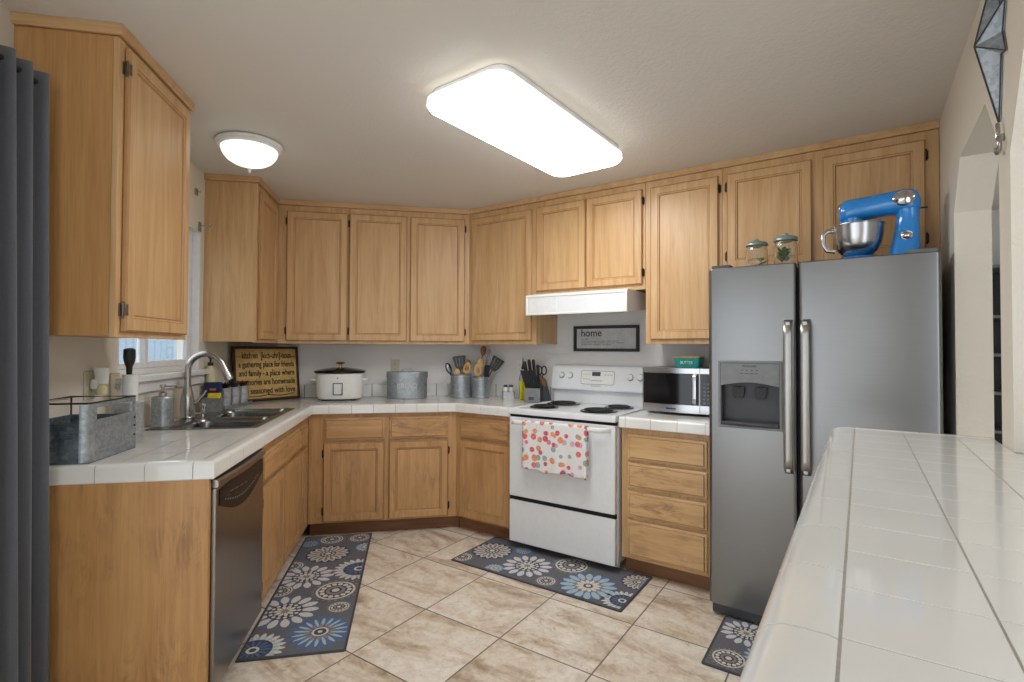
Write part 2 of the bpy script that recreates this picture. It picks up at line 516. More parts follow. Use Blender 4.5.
def text(name, body, size, mat, parent, loc, rot=(pi / 2, 0, 0), width=None, align='LEFT', ext=.0006, bold=0.):
    cu = bpy.data.curves.new(name, 'FONT')
    cu.body = body; cu.size = size; cu.extrude = ext; cu.align_x = align; cu.offset = bold
    t = bpy.data.objects.new(name + '_type', cu)
    COL.objects.link(t)
    bpy.context.view_layer.update()
    me = bpy.data.meshes.new_from_object(t.evaluated_get(bpy.context.evaluated_depsgraph_get()))
    w = t.dimensions.x
    bpy.data.objects.remove(t)
    if width:
        k = width / max(w, 1e-4)
        for v in me.vertices: v.co.x *= k
    me.materials.clear(); me.materials.append(M[mat])
    me.name = name
    o = bpy.data.objects.new(name, me)
    COL.objects.link(o)
    o.parent = parent; o.location = loc; o.rotation_euler = rot
    return o
def dg(s, dep):      # diagonal-run point -> world xy
    return ((D - dep + s) / R2, (D - dep - s) / R2)

# ================================================================== THE SETTING
YC0 = -5.6
b = B(); b.box(-3.2, 8.5, YC0, 12.2, -.06, 0)
struct('floor', b, 'floor')
b = B(); b.box(-.13, 8.5, YC0, 4.2, ZC, ZC + .06)
struct('ceiling', b, 'ceiling')
# left wall with the sink window and, beyond the curtain, a patio-door opening
WY0, WY1, WZ0, WZ1 = -1.766, -.87, 1.185, 2.055
DY0, DY1 = -5.2, -2.9
b = B(); T = -.13
for y0, y1, z0, z1 in ((WY1, .12, 0, ZC), (WY0, WY1, 0, WZ0), (WY0, WY1, WZ1, ZC), (DY1, WY0, 0, ZC), (DY0, DY1, 2.06, ZC), (YC0, DY0, 0, ZC)):
    b.box(T, 0, y0, y1, z0, z1)
struct('wall_left', b, 'wall_beige')
b = B(); b.prism([(0, 0), (D * R2, 0), (D * R2 + .05, .12), (0, .12)], 0, ZC)
struct('wall_back', b, 'wall')
b = B(); b.prism([(D, 0), (4.457, 0), (4.457, .12), (D - .05, .12)], 0, ZC)
struct('wall_diagonal', b, 'wall', 'diag')
SW, SWB = 4.343, 4.457
b = B()
def wp(pts): b.prism([(-d, z) for d, z in pts], SW, SWB, 'x')
wp([(.001, 0), (.74, 0), (.74, ZC), (.001, ZC)])
wp([(.74, 1.885), (.905, 2.065), (1.385, 2.08), (1.56, 1.90), (1.56, ZC), (.74, ZC)])
wp([(1.56, 0), (1.69, 0), (1.69, ZC), (1.56, ZC)])
wp([(1.69, 0), (3.75, 0), (3.75, 1.02), (1.69, 1.02)])
wp([(1.69, 1.83), (1.86, 2.07), (3.58, 2.07), (3.75, 1.83), (3.75, ZC), (1.69, ZC)])
wp([(3.75, 0), (4.6, 0), (4.6, ZC), (3.75, ZC)])
struct('wall_right', b, 'wall_beige', 'diag')
# end wall of the room behind the arch
b = B(); b.prism([(4.46, 1.95), (8.0, 1.95), (8.0, 2.07), (4.46, 2.07)], 0, ZC)
struct('wall_far', b, 'wall', 'diag')
b = B(); b.box(5.70, 5.82, -2.6, 1.949, 0, ZC)
struct('wall_side_light_block', b, 'wall', 'diag')  # unseen wall added to keep outside light off the arch jamb
b = B(); b.box(SWB + .002, 5.0, -4.02, -3.9, 0, ZC)
struct('wall_near_light_block', b, 'wall_beige', 'diag')  # unseen stub wall added, blocks direct daylight towards the arches

# window over the sink: vinyl slider in its recess, painted stool and apron
b = B(); b.box(-.075, -.07, WY0 + .01, WY1 - .01, WZ0 + .01, WZ1 - .01)
win = bpy.data.objects.new('window_1', None); COL.objects.link(win); win['kind'] = 'structure'
link_mesh('glass_pane', b, 'glass', win, 0)
b = B()
def wfr(y0, y1, z0, z1, t, x0, x1):
    b.box(x0, x1, y0, y0 + t, z0, z1, .002); b.box(x0, x1, y1 - t, y1, z0, z1, .002)
    b.box(x0, x1, y0 + t, y1 - t, z0, z0 + t, .002); b.box(x0, x1, y0 + t, y1 - t, z1 - t, z1, .002)
wfr(WY0 + .001, WY1 - .001, WZ0 + .001, WZ1 - .001, .03, -.10, -.045)
link_mesh('window_frame', b, 'white_trim', win)
b = B(); wfr(WY0 + .032, -1.40, WZ0 + .032, WZ1 - .032, .028, -.088, -.062)
link_mesh('window_sash', b, 'white_trim', win)
b = B(); wfr(-1.43, WY1 - .032, WZ0 + .032, WZ1 - .032, .034, -.066, -.046)
link_mesh('window_sash', b, 'white_trim', win)
b = B()
b.box(-.044, -.0006, WY1 - .012, WY1 - .0012, WZ0 + .002, WZ1 - .0012); b.box(-.044, -.0006, WY0 + .0012, WY0 + .012, WZ0 + .002, WZ1 - .0012); b.box(-.044, -.0006, WY0 + .012, WY1 - .012, WZ1 - .012, WZ1 - .0012)
link_mesh('daylit_jamb_liner', b, 'white_trim', win)  # white boards added; daylight on the recess put into their colour
b = B()
b.box(-.044, .05, WY0 - .03, WY1 + .05, WZ0 - .028, WZ0 + .001, .006)
b.box(.001, .022, WY0 - .01, WY1 + .03, WZ0 - .085, WZ0 - .028, .006)
link_mesh('window_sill', b, 'white_trim', win)
# world outside: a pale fence across a side yard
f = B()
for k in range(80):
    f.box(-2.62, -2.6, -4.2 + k * .20, -4.2 + k * .20 + .19, .02, 1.9)
f.box(-2.66, -2.62, -4.2, 11.8, .5, .6); f.box(-2.66, -2.62, -4.2, 11.8, 1.4, 1.5)
single('yard_fence', f, 'outdoor_fence', 'pale blue-grey board fence seen through the sink window', 'fence', 'back', 0, 0, 0)

# crown strips where the cabinets meet the ceiling
XU, XD = .3124, .3324           # cabinet face, door face
cr = [(.001, 2.390), (.012, 2.390), (.016, 2.396), (.016, ZC - .001), (.001, ZC - .001)]
b = B(); b.sweep([(.001, -2.41), (XU, -2.41), (XU, -1.853), (.001, -1.853)], cr, 1)
struct('trim_1', b, 'oak_h', smooth=30)
xb = (D - XU) * R2 + XU
b = B(); b.sweep([(.001, -.8213), (XU, -.8213), (XU, -XU), (xb, -XU), dg(4.342, XU)], cr, 1)
struct('trim_2', b, 'oak_h', smooth=30)

# ================================================================== CABINETS
def door(parent, x, z, w, h, y, mats, hinge=None, fw=.056, metal='bronze', nm='door'):
    """frame-and-panel door; x,z = lower left in the cabinet frame, y = cabinet face"""
    t = .02
    b = B()
    b.frame(w, h, [(.004, y - .0012), (0, y - .004), (0, y - t + .006), (.006, y - t), (fw - .010, y - t), (fw - .006, y - t + .0035), (fw - .001, y - t + .0035), (fw + .004, y - t + .011), (fw + .004, y - .0012), (.004, y - .0012)], x, z, mis=[0, 1, 1, 0, 1, 0, 1, 0, 0])
    d = link_mesh(nm, b, [mats, 'oakb_groove' if mats == 'oakb_v' else 'oak_groove'], parent, 25)
    b = B(); b.box(x + fw + .0042, x + w - fw - .0042, y - t + .009, y - .003, z + fw + .0042, z + h - fw - .0042)
    link_mesh('door_panel', b, mats, d)
    if hinge:
        hx = x - .004 if hinge == 'L' else x + w + .004
        sg = -1 if hinge == 'L' else 1
        for zz in (z + .075, z + h - .075):
            b = B()
            b.cyl((hx, y - .011, zz - .024), .0042, .048, seg=10)
            b.ball((hx, y - .011, zz + .026), .0036, u=10, v=8); b.ball((hx, y - .011, zz - .026), .0036, u=10, v=8)
            a0, a1 = sorted((hx, hx + sg * .009))
            b.box(a0, a1, y - .004, y - .0005, zz - .022, zz + .022, .001)
            a0, a1 = sorted((hx, hx - sg * (.012 if metal == 'hinge_steel' else .0045)))
            b.box(a0, a1, y - t - .0025, y - t - .0004, zz - .020, zz + .020, .001)
            link_mesh('hinge', b, metal, d)
    return d
def drawer(parent, x, z, w, h, y, mats):
    b = B()
    b.frame(w, h, [(.003, y - .001), (0, y - .003), (0, y - .010), (.004, y - .0125), (.013, y - .0135), (.0175, y - .020)], x, z, mis=[0, 1, 0, 0, 1])
    b.box(x + .0174, x + w - .0174, y - .020, y - .001, z + .0174, z + h - .0174)
    return link_mesh('drawer', b, [mats, 'oakb_groove'], parent, 25)

def cabinet(name, label, frame, x0, x1, z0, z1, depth, cat='cabinet', lc=0., rc=0., doors=(), drawers=(), toe=False, mv='oak_v', mh='oak_h', hollow=False, metal='bronze', side=None):
    r = root(name, label, cat, frame, x0, 0, z0 if not toe else 0)
    zb = 0 if not toe else z0
    w, h = x1 - x0, z1 - z0
    ff = .019
    k = ff / depth
    g = .0006
    b = B()
    if hollow:                          # open-topped box that takes the sink bowls
        y0, y1 = -depth + ff, -.0012
        b.box(g, .018, y0, y1, zb, zb + h); b.box(w - .018, w - g, y0, y1, zb, zb + h)
        b.box(.018, w - .018, y0, y1, zb, zb + .018); b.box(.018, w - .018, y1 - .01, y1, zb + .018, zb + h)
    else:
        b.prism([(g + lc * k, -depth + ff), (w - g + rc * k, -depth + ff), (w + rc - g, -.0012), (lc + g, -.0012)], zb, zb + h)
    link_mesh('cabinet_body', b, side or mv, r)
    b = B()
    b.prism([(g, -depth), (w - g, -depth), (w - g + rc * k, -depth + ff - .0004), (g + lc * k, -depth + ff - .0004)], zb - (.006 if not toe else 0), zb + h, b=.0015)
    link_mesh('face_frame', b, mv, r)
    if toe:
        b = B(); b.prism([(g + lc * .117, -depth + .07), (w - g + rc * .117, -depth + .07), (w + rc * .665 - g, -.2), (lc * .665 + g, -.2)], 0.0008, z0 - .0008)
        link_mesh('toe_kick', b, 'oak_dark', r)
    for a0, a1, c0, c1, hg in doors:
        door(r, a0 - x0, c0 - z0 + zb, a1 - a0, c1 - c0, -depth, mv, hg, metal=metal)
    for a0, a1, c0, c1 in drawers:
        drawer(r, a0 - x0, c0 - z0 + zb, a1 - a0, c1 - c0, -depth, mh)
    return r

UZ0, UZ1 = 1.362, 2.389
# uppers
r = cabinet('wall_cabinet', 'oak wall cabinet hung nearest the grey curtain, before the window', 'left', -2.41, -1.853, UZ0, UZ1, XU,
            doors=[(-2.378, -1.884, 1.377, 2.368, 'L')], metal='hinge_steel', side='oak_side_shaded')
cabinet('wall_cabinet', 'narrow oak corner wall cabinet just past the window, above the wooden sign', 'left', -.8213, -.3132, UZ0, UZ1, XU,
        doors=[(-.79, -.372, 1.377, 2.345, None)], rc=.312)
cabinet('wall_cabinet', 'single-door oak wall cabinet on the back wall above the slow cooker', 'back', .3132, .820, UZ0, UZ1, XU,
        doors=[(.379, .814, 1.377, 2.345, 'L')])
cabinet('wall_cabinet', 'two-door oak wall cabinet on the back wall above the bread box', 'back', .8206, 1.743, UZ0, UZ1, XU,
        doors=[(.828, 1.256, 1.377, 2.345, 'L'), (1.281, 1.704, 1.377, 2.345, 'R')], rc=.1293)
cabinet('wall_cabinet', 'oak wall cabinet hung between the corner and the white hood', 'diag', 1.4545, 2.0785, UZ0, UZ1, XU,
        doors=[(1.491, 2.044, 1.384, 2.345, None)], lc=-.1295)
cabinet('wall_cabinet', 'short two-door oak wall cabinet directly above the white hood', 'diag', 2.0793, 2.8915, 1.712, UZ1, XU,
        doors=[(2.084, 2.476, 1.738, 2.347, None), (2.481, 2.874, 1.738, 2.347, 'R')])
cabinet('wall_cabinet', 'tall single-door oak wall cabinet above the microwave', 'diag', 2.8921, 3.3545, UZ0, UZ1, XU,
        doors=[(2.928, 3.336, 1.384, 2.345, 'R')])
cabinet('wall_cabinet', 'two-door oak wall cabinet above the refrigerator, behind the blue mixer', 'diag', 3.3551, 4.3415, 1.765, UZ1, XU,
        doors=[(3.383, 3.812, 1.79, 2.345, 'L'), (3.862, 4.288, 1.79, 2.345, 'R')])
# bases
XB, BZ1 = .597, .862
KB = dict(toe=True, mv='oakb_v', mh='oakb_h')
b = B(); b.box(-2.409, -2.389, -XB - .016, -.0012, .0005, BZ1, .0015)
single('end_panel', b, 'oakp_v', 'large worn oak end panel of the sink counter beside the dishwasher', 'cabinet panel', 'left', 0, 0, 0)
cabinet('base_cabinet', 'long oak sink base cabinet with one wide drawer front, right of the dishwasher', 'left', -1.792, -.5985, .10, BZ1, XB,
        doors=[(-1.757, -1.340, .122, .660, 'L'), (-1.334, -.918, .122, .660, None), (-.894, -.702, .122, .660, None)], drawers=[(-1.757, -.918, .678, .815), (-.894, -.702, .678, .815)], hollow=True, **KB)
cabinet('base_cabinet', 'two-door oak base cabinet on the back wall under the slow cooker', 'back', .5985, 1.625, .10, BZ1, XB,
        doors=[(.700, 1.112, .112, .660, 'L'), (1.144, 1.562, .112, .660, 'R')], drawers=[(.700, 1.112, .676, .832), (1.144, 1.562, .676, .832)], rc=.2455, **KB)
cabinet('base_cabinet', 'single-door oak base cabinet angled in the corner, left of the white range', 'diag', 1.572, 2.0715, .10, BZ1, XB,
        doors=[(1.613, 2.055, .112, .663, None)], drawers=[(1.613, 2.055, .681, .830)], lc=-.2455, **KB)
cabinet('drawer_cabinet', 'oak base cabinet with four drawers under the microwave', 'diag', 2.8465, 3.362, .10, BZ1, XB, cat='cabinet',
        drawers=[(2.887, 3.336, .678, .826), (2.887, 3.336, .515, .660), (2.887, 3.336, .346, .495), (2.887, 3.336, .116, .328)], toe=True, mv='oakd_v', mh='oakd_h')

# ================================================================== WORKTOPS
ZT, EX, EC = .926, .045, .632
IN = EC - EX
YN = -2.417
bull = [(.0115, ZT - .062), (.0125, ZT - .063), (EX - .004, ZT - .063), (EX, ZT - .059), (EX, ZT - .014), (EX - .003, ZT - .006), (EX - .008, ZT - .002), (EX - .015, ZT + .0005), (0, ZT + .0005)]
core = [(.0125, ZT - .060), (EX - .003, ZT - .060), (EX - .003, ZT - .016), (EX - .014, ZT - .0025), (0, ZT - .0015)]
def edge_tiles(parent, path, prof, corep, first, pitch, gap=.0028, side=1, mats=('tile_glaze', 'grout'), ends=(1, 1)):
    """edging tiles laid piece by piece along a path, over a grout bed; corner pieces are mitred"""
    b = B()
    for (p, q), ph in zip(zip(path, path[1:]), first):
        p, q = Vector(p), Vector(q)
        L = (q - p).length; d = (q - p) / L
        b.sweep([p, q], corep, side, 1)
    # the tile pieces
    cuts = []
    for i, ((p, q), ph) in enumerate(zip(zip(path, path[1:]), first)):
        p, q = Vector(p), Vector(q)
        L = (q - p).length; d = (q - p) / L
        t = ph
        a = []
        while t < L - .02:
            if t > .02: a.append(t)
            t += pitch
        cuts.append([(p + d * t) for t in a])
    seq = []                           # split path into runs at the cuts
    cur = [Vector(path[0])]
    for i in range(len(path) - 1):
        p, q = Vector(path[i]), Vector(path[i + 1]); d = (q - p).normalized()
        for c in cuts[i]:
            cur.append(c - d * gap / 2); seq.append(cur); cur = [c + d * gap / 2]
        cur.append(q)
    seq.append(cur)
    for run in seq:
        if len(run) > 1: b.sweep(run, prof, side, 0)
    return link_mesh('edge_tile', b, list(mats), parent, 40)

xe = (D - IN) * R2 + IN
sk = (.088, .538, -1.632, -.828)          # sink cut-out
top = root('tile_worktop', 'white tiled worktop running from the curtain round both corners to the range', 'worktop', 'back', 0, 0, 0)
b = B()
G = .0012
for x0, x1, y0, y1 in ((G, IN, YN + EX, sk[2]), (G, sk[0], sk[2], sk[3]), (sk[1], IN, sk[2], sk[3]), (G, IN, sk[3], -IN)):
    b.box(x0, x1, y0, y1, BZ1 + .0008, ZT)
b.prism([(G, -IN), (xe, -IN), (D * R2 - .001, -G), (G, -G)], BZ1 + .0008, ZT)
link_mesh('tile_field', b, 'tile_counter', top)
b = B()
sL = (xe + IN) / R2
b.prism([(sL, -IN), (2.071, -IN), (2.071, -G), (D + .0005, -G)], BZ1 + .0008, ZT)
o = link_mesh('tile_field', b, 'tile_diag', top)
o.location = S0; o.rotation_euler = (0, 0, -pi / 4)
edge_tiles(top, [(.0015, YN + EX), (IN, YN + EX), (IN, -IN), (xe, -IN), dg(2.071, IN)], bull, core, [.1125, .12, .15, .10], .15, side=1)
def splash(path, nm, parent):
    b = B()
    b.sweep(path, [(G, ZT + .0008), (.012, ZT + .0008), (.012, 1.024), (.008, 1.028), (G, 1.028)], 1)
    return link_mesh(nm, b, 'tile_splash', parent, 30)
splash([(.0015, 0), (D * R2, 0)], 'backsplash', top)
b = B(); b.box(D + .006, 2.071, -.012, -G, ZT + .0008, 1.028)
o = link_mesh('backsplash', b, 'tile_splash', top); o.location = S0; o.rotation_euler = (0, 0, -pi / 4)
t2 = root('tile_worktop', 'short white tiled worktop under the microwave beside the refrigerator', 'worktop', 'diag', 2.842, 0, 0)
b = B(); b.box(.0, .538, -IN, -G, BZ1 + .0008, ZT)
link_mesh('tile_field', b, 'tile_diag', t2)
edge_tiles(t2, [(.0, -IN), (.538, -IN)], bull, core, [.04], .15, side=1)
b = B(); b.box(.0, .538, -.012, -G, ZT + .0008, 1.028)
link_mesh('backsplash', b, 'tile_splash', t2)

# ================================================================== TILED BAR in front, seen from above
ZP, SP, PG, PT, PE = 1.0654, 3.927, .0779, .1225, 1.42
bar = root('tile_bar', 'raised white tiled bar counter running past the camera through the right wall opening', 'counter', 'diag', 0, 0, 0)
G1 = SP + PG
b = B()                                  # slab + grout bed
b.box(G1 - .004, SW - .0012, -1.688, -PE - .05, ZP - .045, ZP - .0010, mi=0)
b.box(G1 - .004, 4.70, -3.748, -1.692, ZP - .045, ZP - .0010, mi=0)
link_mesh('grout_bed', b, ['grout'], bar)
b = B()
gp = .0011
rows = [PE + .05]
y = 2.456 - .1215 * 8
while y < 3.75:
    if y > PE + .06: rows.append(y)
    y += .1215
rows.append(3.748)
cols = [G1, 4.1285, 4.2535]
for d0, d1 in zip(rows, rows[1:]):
    cc = cols + ([SW - .0012] if d0 < 1.69 else [4.377, 4.50, 4.625, 4.70])
    for a0, a1 in zip(cc, cc[1:]):
        if a1 - a0 < .01: continue
        e0, e1 = d0, d1
        if d0 < 1.69 and a0 > 4.3: continue
        b.box(a0 + gp, a1 - gp, -e1 + gp, -e0 - gp, ZP - .010, ZP, .0008, seg=2)
link_mesh('field_tile', b, 'tile_glaze', bar, 40)
bw = .071
nose = [(.0, ZP - .050), (.002, ZP - .052), (bw - .010, ZP - .052), (bw - .004, ZP - .047), (bw, ZP - .030), (bw - .004, ZP - .016), (bw - .013, ZP - .005), (bw - .026, ZP + .0005), (bw - .045, ZP + .0016), (bw - .062, ZP + .0012), (.0012, ZP - .0002), (.0002, ZP - .0014)]
ncore = [(0, ZP - .049), (bw - .0112, ZP - .049), (bw - .0052, ZP - .045), (bw - .0012, ZP - .030), (bw - .005, ZP - .0165), (bw - .0135, ZP - .006), (bw - .026, ZP - .0006), (bw - .045, ZP + .0005), (bw - .062, ZP + .0001), (0, ZP - .0010)]
cap = [(o * .05 / bw, z) for o, z in nose]; ccore = [(o * .05 / bw, z) for o, z in ncore]
b = B()
dj = 2.946 - .166 * 14
run = [PE + .05 + .0015]
while dj < 3.74:
    if dj > PE + .09: run.append(dj)
    dj += .166
run.append(3.748)
b.sweep([(G1 - gp, -run[0]), (G1 - gp, -3.748)], ncore, 1, 1)
for i, (d0, d1) in enumerate(zip(run, run[1:])):
    b.sweep([(G1 - gp, -d0 - (.0014 if i else 0)), (G1 - gp, -d1 + .0014)], nose, 1, 0)
link_mesh('edge_tile', b, ['tile_glaze', 'grout'], bar, 45)
b = B()
ex = [G1, 4.171, SW - .0012]
b.sweep([(SW - .0012, -PE - .05), (G1 - gp, -PE - .05)], ccore, -1 * -1, 1)
for a0, a1 in zip(ex, ex[1:]):
    b.sweep([(a1 - .0014, -PE - .05 + .0015), (a0 + (.0014 if a0 > G1 else -gp), -PE - .05 + .0015)], cap, 1, 0)
# rounded corner piece
cpts = []
for o, z in nose:
    cpts.append([(G1 - gp - o * math.cos(a) , -PE - .05 + .0015 + o * .05 / bw * math.sin(a), z) for a in [pi / 2 * k / 8 for k in range(9)]])
b.loft(list(map(list, zip(*cpts))), True, True, 0)
link_mesh('end_tile', b, ['tile_glaze', 'grout'], bar, 45)

# ================================================================== LIGHT FIXTURES
def rrect(x0, x1, y0, y1, r, n=8):
    p = []
    for cx, cy, a0 in ((x1 - r, y1 - r, 0), (x0 + r, y1 - r, pi / 2), (x0 + r, y0 + r, pi), (x1 - r, y0 + r, 3 * pi / 2)):
        p += [(cx + r * math.cos(a0 + pi / 2 * k / n), cy + r * math.sin(a0 + pi / 2 * k / n)) for k in range(n + 1)]
    return p
lp = root('ceiling_light', 'long rounded glowing ceiling light panel with warm white diffuser', 'ceiling light', 'diag', 2.716, -1.364, ZC, rz=rad(-2.6))
b = B(); b.prism(rrect(-.21, .21, -.535, .535, .07), -.0295, -.001, b=.004)
link_mesh('fixture_base', b, 'white_trim', lp)
rings = []
for ins, z in ((.012, -.030), (.002, -.038), (.0, -.05), (.002, -.064), (.010, -.078), (.026, -.087), (.06, -.091)):
    rings.append([(x, y, z) for x, y in rrect(-.226 + ins, .226 - ins, -.565 + ins, .562 - ins, .085 - ins * .5)])
b = B(); b.loft(rings[:4]); link_mesh('diffuser_rim', b, 'rim_glow', lp, 60)
b = B(); b.loft(rings[3:])
link_mesh('light_diffuser', b, 'panel_glow', lp, 60)
dl = root('ceiling_light', 'small round ceiling light with ribbed frosted bowl near the sink window', 'ceiling light', 'back', .434, -1.405, ZC)
dl.scale = (.93, .93, 1)
b = B(); b.lathe([(0, -.001), (.165, -.001), (.176, -.006), (.178, -.014), (.172, -.024), (.160, -.032), (.150, -.036), (.150, -.030), (0, -.030)], seg=48)
link_mesh('fixture_base', b, 'white_trim', dl)
b = B()
pr = [(.149, -.0365), (.147, -.05), (.138, -.07), (.118, -.092), (.088, -.110), (.055, -.121), (.024, -.128), (.012, -.134), (0, -.135)]
bm = B(); bm.lathe(pr, seg=96)
for v in bm.bm.verts:
    r_ = math.hypot(v.co.x, v.co.y)
    if r_ > .03:
        a = math.atan2(v.co.y, v.co.x); k = 1 + .010 * math.cos(48 * a)
        v.co.x *= k; v.co.y *= k
link_mesh('glass_bowl', bm, 'dome_glow', dl, 60)
b = B(); b.lathe([(0, -.1355), (.010, -.1355), (.012, -.142), (.007, -.148), (.008, -.154), (.004, -.162), (0, -.163)], seg=16)
link_mesh('finial', b, 'white_trim', dl)

# ================================================================== DISHWASHER (left run)
dw = root('dishwasher', 'stainless dishwasher with black control pocket beside the oak end panel', 'dishwasher', 'left', -2.385, 0, 0)
w_ = .59
b = B(); b.box(.003, w_ - .003, -.575, -.01, .09, .855); link_mesh('tub_body', b, 'charcoal', dw)
b = B(); b.box(.003, w_ - .003, -.53, -.06, .001, .088); link_mesh('toe_kick', b, 'black', dw)
b = B(); b.box(.004, w_ - .004, -.628, -.577, .105, .822, .006, 0)
link_mesh('door', b, ['steel_dw'], dw)
lens = []
nL = 20
for k in range(nL + 1):
    t = k / nL; lens.append((.028 + t * (w_ - .056), .812 + .006 * math.sin(pi * t)))
for k in range(nL + 1):
    t = 1 - k / nL; lens.append((.028 + t * (w_ - .056), .755 - .065 * math.sin(pi * t)))
b = B(); b.prism(lens, -.6312, -.6275, 'y', mi=0)
cp = link_mesh('control_panel', b, 'black_panel', dw)
b = B()
for k in range(16):
    t = .10 + k * .05
    zz = .774 - .048 * math.sin(pi * t)
    b.box(.035 + t * (w_ - .07) - .006, .035 + t * (w_ - .07) + .004, -.6318, -.6313, zz, zz + .006)
    if k % 3: b.box(.035 + t * (w_ - .07) - .004, .035 + t * (w_ - .07) + .003, -.6318, -.6313, zz + .016, zz + .018)
for k in range(4):
    b.box(.14 + k * .055, .17 + k * .055, -.6318, -.6313, .775 - .004 * k, .778 - .004 * k)
stuff_mesh('button_print', b, 'grey_plastic', cp)
rings = []
for k in range(17):
    t = k / 16; x = .004 + t * (w_ - .008); o = .016 * math.sin(pi * t)
    rings.append([(x, -.602, .824), (x, -.628 - o, .824), (x, -.634 - o, .829), (x, -.634 - o, .846), (x, -.626 - o, .853), (x, -.602, .853)])
b = B(); b.loft(rings)
link_mesh('handle', b, 'steel_dw', dw, 30)

# ================================================================== SINK, FAUCET
sn = root('sink', 'double bowl stainless sink set into the tiled worktop below the window', 'sink', 'back', 0, 0, ZT)
rx0, rx1, ry0, ry1 = .060, .556, -1.648, -.812
b = B()
div = -1.232
def rim(x0, x1, y0, y1): b.box(x0, x1, y0, y1, .0012, .0052, .0012)
rim(rx0, .15, ry0, ry1); rim(.52, rx1, ry0, ry1)
rim(.15, .52, ry0, ry0 + .03); rim(.15, .52, ry1 - .03, ry1); rim(.15, .52, div - .017, div + .017)
link_mesh('rim', b, 'steel_sink', sn)
for y0, y1 in ((ry0 + .03, div - .017), (div + .017, ry1 - .03)):
    rings = []
    for ins, z in ((.0, .0045), (.004, -.004), (.010, -.02), (.016, -.15), (.03, -.175), (.07, -.185)):
        rings.append([(x, y, z) for x, y in rrect(.151 + ins, .519 - ins, y0 + ins, y1 - ins, .05)])
    b = B(); b.loft(rings, True, False)
    b.poly([(x, y, -.185) for x, y in rrect(.221, .449, y0 + .07, y1 - .07, .05)])
    bl = link_mesh('bowl', b, 'steel_sink', sn, 60)
    b = B(); b.lathe([(0, -.182), (.02, -.1835), (.04, -.182), (.043, -.1845)], (.335, (y0 + y1) / 2, 0), 24)
    link_mesh('drain', b, 'chrome', bl)
fc = root('faucet', 'brushed nickel gooseneck faucet with pull-down spout standing behind the sink', 'faucet', 'back', .080, -1.235, ZT + .0055)
b = B(); b.lathe([(0, 0), (.036, 0), (.037, .006), (.034, .012), (.0365, .05), (.034, .10), (.027, .14), (.0195, .168), (.0185, .18), (0, .18)], seg=32)
link_mesh('body', b, 'nickel', fc)
pts = [(0, 0, .175), (0, 0, .23)]
for k in range(1, 15):
    a = pi - k / 14 * (pi * .90)
    pts.append((.092 + .092 * math.cos(a), 0, .262 + .094 * math.sin(a)))
pts.insert(2, (0, 0, .25))
b = B(); b.tube(pts, .0165, 16)
link_mesh('gooseneck', b, 'nickel', fc, 60)
e = Vector(pts[-1]); dr = (e - Vector(pts[-2])).normalized()
b = B(); b.tube([e - dr * .002, e + dr * .02, e + dr * .075, e + dr * .088], [.0175, .019, .0225, .021], 16)
link_mesh('spray_head', b, 'nickel', fc, 60)
b = B(); b.tube([(.026, .004, .075), (.045, .01, .088), (.075, .018, .125), (.09, .022, .15)], [.014, .012, .010, .008], 12, flat=.7)
b.ball((.024, .004, .075), .014)
link_mesh('lever_handle', b, 'nickel', fc, 60)
b = B(); b.lathe([(0, 0), (.022, 0), (.022, .004), (.013, .008), (.012, .035), (.017, .04), (.017, .062), (.011, .068), (0, .068)], seg=20)
single('air_gap', b, 'chrome', 'small chrome air-gap cap standing beside the faucet base', 'sink cap', 'back', .100, -1.075, ZT + .0055)

# ================================================================== RANGE (diagonal run)
rg = root('range', 'white freestanding electric coil range with the fruit towel on its oven door', 'range', 'diag', 2.0765, 0, 0)
RW = .7605
b = B()
b.box(.002, RW - .002, -.62, -.012, .055, .885, .004)
for x in (.05, RW - .05):
    for y in (-.52, -.08): b.cyl((x, y, .0008), .018, .055)
link_mesh('range_body', b, 'white_enamel', rg)
b = B(); b.box(.004, RW - .004, -.648, -.621, .872, .900, .002, 0)
link_mesh('vent_gap', b, 'dark_gap', rg)
b = B()
b.box(.001, RW - .001, -.668, -.012, .891, .926, .006)
b.box(.001, .018, -.655, -.09, .924, .931, .0025); b.box(RW - .018, RW - .001, -.655, -.09, .924, .931, .0025); b.box(.012, RW - .012, -.666, -.652, .924, .930, .0025)
link_mesh('cooktop', b, 'white_enamel', rg)
for (bx, by, r_) in ((.165, -.475, .078), (.175, -.215, .098), (.565, -.47, .098), (.595, -.21, .078)):
    b = B(); b.lathe([(r_ * .2, .9265), (r_ + .012, .9265), (r_ + .022, .930), (r_ + .016, .9335), (r_ + .004, .9305), (r_ * .2, .9275)], (bx, by, 0), 40)
    pan = link_mesh('drip_pan', b, 'black_gloss', rg)
    b = B()
    pts = []
    turns = 4
    for k in range(turns * 28 + 1):
        a = 2 * pi * k / 28; rr = .022 + (r_ - .024) * k / (turns * 28)
        pts.append((bx + rr * math.cos(a), by + rr * math.sin(a), .9385))
    b.tube(pts, .0052, 8)
    link_mesh('coil_burner', b, 'black', pan, 60)
